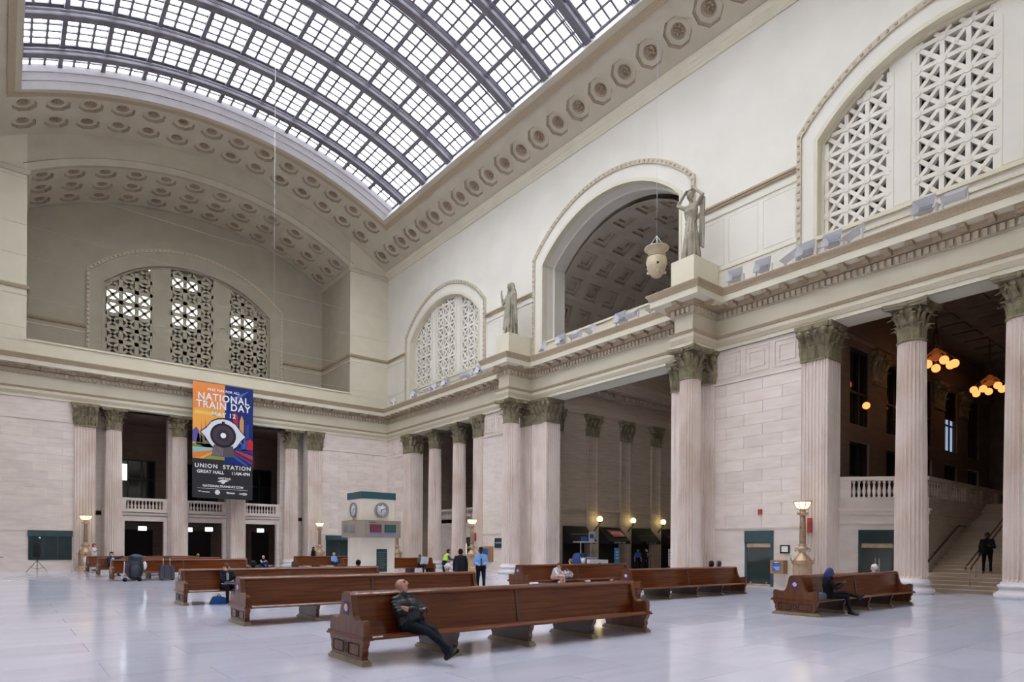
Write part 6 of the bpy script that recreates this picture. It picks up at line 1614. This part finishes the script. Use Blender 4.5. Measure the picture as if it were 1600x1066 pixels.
# standing group by the end of the second bench
J = stand_pose(wrL=(0.05, -0.27, 1.06), wrR=(-0.07, -0.28, 1.04), elL=(0.22, -0.04, 1.10), elR=(-0.22, -0.04, 1.10)); P = human(J, style='short', lower_arm='top', bulk=1.05); P.append((V3(0, -0.125, 1.3), V3(0, -0.135, 1.02), 0.018, 0.016, 'tie'))
person('standing person in a light blue shirt and dark trousers', P, cols('dark', (0.22, 0.40, 0.75), (0.010, 0.012, 0.02), hair=(0.02, 0.018, 0.018), tie=(0.03, 0.03, 0.05)), (13.85, 19.05, 0), -0.5, 1.02, voxel=0.016)
J = stand_pose(); P = human(J, style='short', bulk=1.08); P += [(V3(0, 0.01, 1.28), V3(0, 0.02, 0.35), 0.19, 0.24, 'top'), (V3(0, 0.02, 1.43), V3(0, 0.0, 1.43), 0.085, 0.085, 'collar')]
person('person in a long dark cloak with a red collar, seen from behind', P, cols('dark', (0.014, 0.016, 0.020), (0.012, 0.012, 0.014), hair=(0.02, 0.015, 0.015), collar=(0.40, 0.06, 0.03)), (13.25, 19.5, 0), 2.5, 0.98, voxel=0.018)
J = stand_pose(neck=(0, -0.16, 1.38), head=(0, -0.24, 1.50), shL=(0.18, -0.14, 1.33), shR=(-0.18, -0.14, 1.33), wrL=(0.14, -0.55, 1.12), wrR=(-0.14, -0.56, 1.12), elL=(0.23, -0.32, 1.10), elR=(-0.23, -0.32, 1.10)); P = human(J, style='short', sleeve='sl')
person('worker in a yellow safety vest leaning over a cart', P, cols('tan', (0.50, 0.75, 0.10), (0.012, 0.012, 0.016), hair=(0.02, 0.018, 0.02), sl=(0.05, 0.05, 0.05)), (17.35, 27.0, 0), 1.2, 1.0, voxel=0.018)
t = thing('service_cart', 'dark blue service cart with boxes in front of the worker', 'cart', (18.15, 26.75, 0)); MB().box(-0.28, 0.28, -0.26, 0.26, 0.14, 1.12).build('bin', plain('bin_blue', (0.015, 0.03, 0.16), 0.5), t); MB().box(-0.24, 0.22, -0.2, 0.2, 1.12, 1.22).build('load', LGREY, t)
for sx in (-0.2, 0.2):
    for sy in (-0.2, 0.2): MB().lathe([(0.07, -0.02), (0.07, 0.02)], 10).build('wheel', BLACK, t, (sx, sy, 0.07), (PI / 2, 0, 0))
# backs of heads beyond the benches
def seated_away(x, y, label, m, style='short', lookx=0.0, rz=PI):
    J = sit_pose(); person(label, human(J, style=style), m, (x, y, 0), rz + lookx, 0.97, voxel=0.02)
seated_away(9.85, 15.2, 'person in a white cap and white shirt facing away from the viewer', cols('pale', (0.72, 0.72, 0.70), (0.05, 0.05, 0.06), hair=(0.70, 0.70, 0.72)), 'cap')
seated_away(9.85, 20.98, 'person in a black baseball cap behind the third bench', cols('tan', (0.02, 0.02, 0.025), hair=(0.008, 0.008, 0.012)), 'cap')
seated_away(6.25, 20.98, 'person in a grey hooded top beyond the suited person', cols('dark', (0.10, 0.09, 0.09), hair=(0.03, 0.025, 0.025)), 'short')
seated_away(9.3, 42.1, 'person whose fair head shows above the distant benches', cols('pale', (0.3, 0.3, 0.3), hair=(0.25, 0.18, 0.10)), 'short')
seated_away(22.0, 8.68, 'person with white hair facing the stairs', cols('pale', (0.35, 0.35, 0.4), hair=(0.75, 0.75, 0.76)), 'short')
seated_away(21.5, 14.4, 'person with a dark cap behind the middle right bench', cols('dark', (0.03, 0.03, 0.04), hair=(0.015, 0.015, 0.02)), 'short')
seated_away(22.0, 14.4, 'person with grey hair behind the middle right bench end', cols('tan', (0.1, 0.1, 0.12), hair=(0.10, 0.09, 0.085)), 'short')
seated_away(19.35, 20.0, 'person in a white shirt beyond the girl in white', cols('pale', (0.7, 0.7, 0.72), hair=(0.25, 0.17, 0.10)), 'short')
seated_away(20.1, 20.0, 'person with snow white hair beyond the patterned bag', cols('pale', (0.25, 0.14, 0.12), hair=(0.78, 0.78, 0.78)), 'short')
# others sitting
J = sit_pose(neck=(0, -0.17, 0.93), head=(0, -0.27, 1.02), shL=(0.17, -0.15, 0.89), shR=(-0.17, -0.15, 0.89), elL=(0.22, -0.3, 0.68), elR=(-0.22, -0.3, 0.68), wrL=(0.07, -0.42, 0.66), wrR=(-0.07, -0.42, 0.66))
person('girl in a white top and shorts bent over a magazine', human(J, look=(0, -0.7, -0.7), shin='skin', leg='skin', style='short', lower_arm='skin'), cols('pale', (0.72, 0.72, 0.76), (0.1, 0.1, 0.16), hair=(0.14, 0.08, 0.04), shoe=(0.12, 0.16, 0.38)), (17.5, 19.02, 0), 0.25, 0.97, voxel=0.016)
o = MB().box(-0.20, 0.20, -0.13, 0.13, 0, 0.02).build('magazine', WHITE, None, (17.38, 18.54, 0.60), (0, 0, 0.25)); tag(o, 'open white magazine on the girl\'s knees', 'magazine')
PAT = mottled('patterned_cloth', (0.60, 0.58, 0.62), (0.10, 0.05, 0.12), 16.0, 0.8, lo=0.45, hi=0.55)
t = thing('patterned_bag', 'rounded white and purple patterned bag on the bench', 'bag', (18.3, 19.1, 0.43)); MB().sphere((0, 0, 0.17), 0.2, 16, 10, (1.75, 0.9, 0.9)).build('bag_body', PAT, t); MB().tube([(-0.15, 0, 0.33), (0, 0, 0.42), (0.15, 0, 0.33)], 0.015, 5).build('handle', PAT, t)
J = sit_pose(wrL=(0.20, -0.34, 0.85), wrR=(-0.20, -0.34, 0.85), knL=(0.05, -0.42, 0.60), anL=(-0.15, -0.62, 0.35), toeL=(-0.2, -0.76, 0.40))
person('person with crossed legs reading a newspaper', human(J, look=(0, -0.8, -0.5)), cols('tan', (0.10, 0.10, 0.11), (0.02, 0.02, 0.025), hair=(0.15, 0.14, 0.13)), (21.15, 35.75, 0), 0.2, 0.97)
NEWS = mottled('newsprint', (0.40, 0.40, 0.42), (0.66, 0.66, 0.67), 14.0, 0.8)
o = MB().prism([(-0.34, 0), (0, 0.09), (0.34, 0), (0.34, 0.012), (0, 0.102), (-0.34, 0.012)], 0, 0.5, 'z').build('newspaper', NEWS, None, (21.15, 35.30, 0.62), (0.25, 0, 0.2)); tag(o, 'opened newspaper held up on the bench', 'newspaper')
J = sit_pose(); person('person in a light blue shirt left of the kiosk', human(J, style='short', look=(0.2, -0.8, -0.4)), cols('pale', (0.20, 0.38, 0.80), (0.02, 0.03, 0.08), hair=(0.45, 0.35, 0.28)), (18.7, 43.7, 0), 0.2, 1.0)
o = thing('shoulder_bag', 'black bag beside the person left of the kiosk', 'bag', (19.25, 43.75, 0.43)); MB().sphere((0, 0, 0.2), 0.24, 12, 8, (1.2, 0.7, 0.95)).build('bag_body', BLACK, o); MB().tube([(-0.15, 0, 0.38), (0, 0, 0.52), (0.15, 0, 0.38)], 0.015, 5).build('strap', BLACK, o)
J = stand_pose(); P = human(J, style='long'); P += [(V3(0, 0, 1.25), V3(0, 0, 0.5), 0.17, 0.22, 'top')]
person('person in black with long black hair by the far lamp', P, cols('tan', (0.010, 0.009, 0.012), hair=(0.008, 0.006, 0.008)), (18.3, 46.6, 0), 0.6, 1.0)
J = sit_pose(elL=(0.42, 0.16, 0.98), wrL=(0.62, 0.20, 1.06), hdL=(1, 0, 0)); P = human(J, look=(0.3, -0.9, 0), style='short'); P.append((V3(0.02, -0.07, 0.93), V3(0.03, -0.09, 0.66), 0.06, 0.06, 'shirt'))
person('person in a navy suit with an arm along the bench back', P, cols('pale', (0.012, 0.018, 0.05), (0.012, 0.016, 0.04), hair=(0.03, 0.02, 0.015), shirt=(0.40, 0.52, 0.75)), (4.75, 41.1, 0), 0.3, 1.05)
J = stand_pose(wrR=(-0.42, -0.35, 1.28), elR=(-0.30, -0.15, 1.18)); person('person in white with red hair beside the lamp', human(J, style='short', lower_arm='skin', bulk=1.1), cols('pale', (0.74, 0.74, 0.76), (0.62, 0.62, 0.66), hair=(0.22, 0.05, 0.03)), (4.75, 49.9, 0.0), 1.1, 1.08)
J = stand_pose(); person('small child in a white shirt and red cap at the lamp foot', human(J, style='cap'), cols('pale', (0.70, 0.70, 0.72), (0.6, 0.6, 0.62), hair=(0.40, 0.03, 0.05)), (4.25, 49.4, 0), 0.8, 0.68)
J = sit_pose(pelvis=(0, 0, 0.15), neck=(0, -0.10, 0.62), head=(0, -0.15, 0.76), shL=(0.18, -0.1, 0.57), shR=(-0.18, -0.1, 0.57), hipL=(0.09, 0, 0.15), hipR=(-0.09, 0, 0.15), knL=(0.13, -0.34, 0.44), knR=(-0.13, -0.34, 0.44), anL=(0.12, -0.45, 0.09), anR=(-0.12, -0.45, 0.09), toeL=(0.13, -0.62, 0.04), toeR=(-0.13, -0.62, 0.04), elL=(0.24, -0.25, 0.42), elR=(-0.24, -0.25, 0.42), wrL=(0.06, -0.42, 0.48), wrR=(-0.06, -0.42, 0.48))
person('person crouched on the floor before the end wall doorway', human(J, style='short', sleeve='sl'), cols('pale', (0.02, 0.02, 0.025), (0.02, 0.04, 0.14), hair=(0.45, 0.42, 0.40), sl=(0.55, 0.55, 0.58)), (16.2, 51.9, 0), 0.3, 1.1)
J = stand_pose(wrL=(0.30, -0.30, 1.10), elL=(0.27, -0.05, 1.12), wrR=(-0.1, -0.3, 1.2)); person('person at the picture edge holding a dark object', human(J, style='short'), cols('tan', (0.50, 0.50, 0.56), (0.1, 0.04, 0.04), hair=(0.03, 0.02, 0.02)), (-0.42, 40.0, 0), 0.6, 1.0)
J = stand_pose(wrL=(0.08, -0.26, 1.15), elL=(0.24, -0.06, 1.08)); person('dark-clothed person coming down the staircase', human(J, style='short', bulk=1.1), cols('dark', (0.006, 0.006, 0.008), (0.006, 0.006, 0.008), hair=(0.008, 0.006, 0.006), shoe=(0.25, 0.2, 0.14)), (31.1, 7.95, RIS * 5), -PI / 2 + 0.3, 1.0, voxel=0.016)
J = stand_pose(); person('person in a blue uniform shirt under the awning', human(J, style='short', lower_arm='skin'), cols('tan', (0.04, 0.10, 0.42), (0.01, 0.012, 0.03), hair=(0.02, 0.02, 0.02)), (37.0, 31.0, 0), -0.5, 1.0)
J = stand_pose(wrL=(0.05, -0.27, 1.1), elL=(0.25, -0.05, 1.1)); P = human(J, style='short'); P.append((V3(0, -0.12, 1.36), V3(0, -0.13, 1.1), 0.03, 0.02, 'shirt')); person('person in a dark suit facing the uniformed person', P, cols('pale', (0.012, 0.014, 0.03), hair=(0.12, 0.08, 0.05), shirt=(0.6, 0.6, 0.65)), (37.6, 30.7, 0), 0.4, 1.0)

# ================================================================ luggage and stand
t = thing('backpack', 'huge dark travel backpack propped on a folding trolley', 'backpack', (4.95, 34.9, 0))
NYL = plain('nylon_navy', (0.022, 0.026, 0.045), 0.55)
MB().sphere((0, 0, 0.62), 0.42, 16, 12, (0.95, 0.75, 1.35)).build('main_sack', NYL, t); MB().sphere((0.05, -0.05, 1.12), 0.30, 14, 8, (1.1, 0.8, 0.62)).build('top_sack', plain('nylon_teal', (0.02, 0.04, 0.07), 0.5), t)
MB().sphere((0.0, -0.28, 0.5), 0.25, 12, 8, (1.0, 0.5, 1.1)).build('front_pocket', NYL, t)
for s in (-1, 1): MB().tube([(s * 0.2, -0.3, 0.9), (s * 0.25, -0.36, 0.5), (s * 0.22, -0.25, 0.15)], 0.02, 5).build('strap', BLACK, t); MB().lathe([(0.10, -0.03), (0.10, 0.03)], 12).build('wheel', BLACK, t, (-0.42 + 0.3 * (s + 1), -0.2, 0.10), (PI / 2, 0, 0))
MB().tube([(-0.45, 0, 0.1), (-0.4, 0.1, 0.95)], 0.02, 6).build('trolley_frame', LGREY, t); MB().sphere((0.42, 0.0, 0.75), 0.13, 8, 6, (0.7, 0.8, 1.6)).build('towel_roll', WHITE, t)
t = thing('suitcase', 'charcoal upright suitcase with an extended handle', 'suitcase', (6.35, 35.0, 0))
MB().prism([(-0.30, 0.08), (0.30, 0.08), (0.32, 0.14), (0.31, 0.66), (0.25, 0.74), (-0.25, 0.74), (-0.31, 0.66), (-0.32, 0.14)], -0.16, 0.16, 'y').build('shell', plain('case_grey', (0.05, 0.055, 0.075), 0.4), t)
for x in (-0.15, 0.15): MB().tube([(x, 0.1, 0.72), (x, 0.1, 1.12)], 0.012, 5).build('handle_tube', LGREY, t); MB().lathe([(0.05, -0.03), (0.05, 0.03)], 10).build('wheel', BLACK, t, (x * 1.6, 0.0, 0.05), (PI / 2, 0, 0)); MB().box(x - 0.01, x + 0.01, -0.172, -0.16, 0.12, 0.70).build('rib', BLACK, t)
MB().tube([(-0.17, 0.1, 1.12), (0.17, 0.1, 1.12)], 0.02, 6).build('handle_grip', BLACK, t)
t = thing('light_stand', 'black tripod stand with a folded black umbrella before the shutter', 'tripod', (1.72, 49.2, 0))
MB().tube([(0, 0, 0.15), (0, 0, 1.5)], 0.022, 6).build('pole', BLACK, t)
for k in range(3): a = 2 * PI * k / 3 + 0.5; MB().tube([(0, 0, 0.75), (0.62 * math.cos(a), 0.62 * math.sin(a), 0.02)], 0.016, 5).build('leg', BLACK, t); MB().tube([(0, 0, 0.22), (0.38 * math.cos(a), 0.38 * math.sin(a), 0.30)], 0.012, 5).build('brace', BLACK, t)
MB().lathe([(0.05, 0.95), (0.20, 1.0), (0.22, 1.25), (0.20, 1.6), (0.10, 1.85), (0.05, 1.95)], 12).build('folded_umbrella', BLACK, t)
MB().sphere((0.12, 0, 2.15), 0.06, 8, 6).build('lamp_head', SILVER, t); MB().tube([(0, 0, 1.9), (0.08, 0, 2.12)], 0.015, 5).build('bracket', BLACK, t)

# ================================================================ statues
def statue(y, label, raised):
    P = []; R = lambda a, b, r0, r1: P.append((V3(*a), V3(*b), r0, r1, 'stone'))
    R((0, 0, 0.22), (0, 0, 0.90), 0.17, 0.12); R((0, 0, 0.90), (0, 0, 1.04), 0.12, 0.11)
    for sg in (-1, 1): R((0.05 * sg, 0, 1.05), (0.08 * sg, -0.01, 1.27), 0.095, 0.105); R((0.07 * sg, -0.09, 1.22), (0.07 * sg, -0.09, 1.23), 0.05, 0.05)
    R((-0.17, 0, 1.37), (0.17, 0, 1.37), 0.062, 0.062); R((0, 0, 1.38), (0, -0.01, 1.52), 0.055, 0.05)
    for k in range(11):
        a = 2 * PI * k / 11; r0, r1 = 0.21, 0.115
        R((r0 * math.cos(a), r0 * math.sin(a), 0.06), (r1 * math.cos(a + 0.2), r1 * math.sin(a + 0.2), 1.0), 0.042, 0.016)
    R((0.07, -0.13, 0.62), (0.11, -0.17, 0.12), 0.08, 0.055)
    R((-0.12, -0.03, 0.98), (0.12, -0.03, 1.0), 0.035, 0.035)
    P.extend([(a, b, r0, r1, 'stone') for a, b, r0, r1, tg in head_prims(V3(0, -0.04, 1.61), (0, -1, -0.1), (0, 0, 1), 'hair', 'none' if raised else 'short')])
    if raised:
        for s in (-1, 1):
            R((0.18 * s, 0, 1.38), (0.36 * s, -0.06, 1.50), 0.052, 0.044); R((0.36 * s, -0.06, 1.50), (0.13 * s, -0.05, 1.74), 0.042, 0.034)
            P.extend([(a, b, r0, r1, 'stone') for a, b, r0, r1, tg in hand_prims(V3(0.13 * s, -0.05, 1.74), (-s, 0, 0.1), (0, 1, 0), 0.5)])
        for k in range(4): R((0.34 - 0.035 * k, 0.02 + 0.02 * k, 1.46 - 0.02 * k), (0.30 - 0.045 * k, 0.06 + 0.02 * k, 0.30 + 0.05 * k), 0.035, 0.03)
        R((-0.10, 0.0, 1.74), (0.10, 0.0, 1.74), 0.06, 0.06)
    else:
        R((0, 0.03, 1.69), (0, 0.06, 1.5), 0.105, 0.12); R((0, 0.07, 1.5), (0, 0.10, 0.25), 0.13, 0.16)
        for s in (-1, 1): R((0.17 * s, 0.03, 1.38), (0.24 * s, 0.03, 0.40), 0.07, 0.05); R((0.095 * s, 0.0, 1.64), (0.15 * s, 0.0, 1.36), 0.045, 0.055)
        R((-0.20, -0.02, 1.34), (-0.30, -0.10, 1.12), 0.055, 0.046); R((-0.30, -0.10, 1.12), (-0.31, -0.16, 1.42), 0.042, 0.034)
        P.extend([(a, b, r0, r1, 'stone') for a, b, r0, r1, tg in hand_prims(V3(-0.31, -0.16, 1.43), (0, 0, 1), (1, 0, 0), 0.2)])
        for k in range(5): R((-0.1 + 0.05 * k, -0.13, 1.2), (-0.14 + 0.07 * k, -0.19, 0.25), 0.022, 0.036)
    o = put('stone_statue', fuse('stone_statue', P, {'stone': STATUE}, 0.014, 1), None, (26.12, y, 15.66), -PI / 2, (2.0, 2.0, 2.0))
    tag(o, label, 'statue')
statue((BLK[0][0] + BLK[0][1]) / 2, 'weathered robed statue with both arms raised to its head', True)
statue((BLK[1][0] + BLK[1][1]) / 2, 'weathered hooded statue with one hand held up', False)

texts_to_meshes()
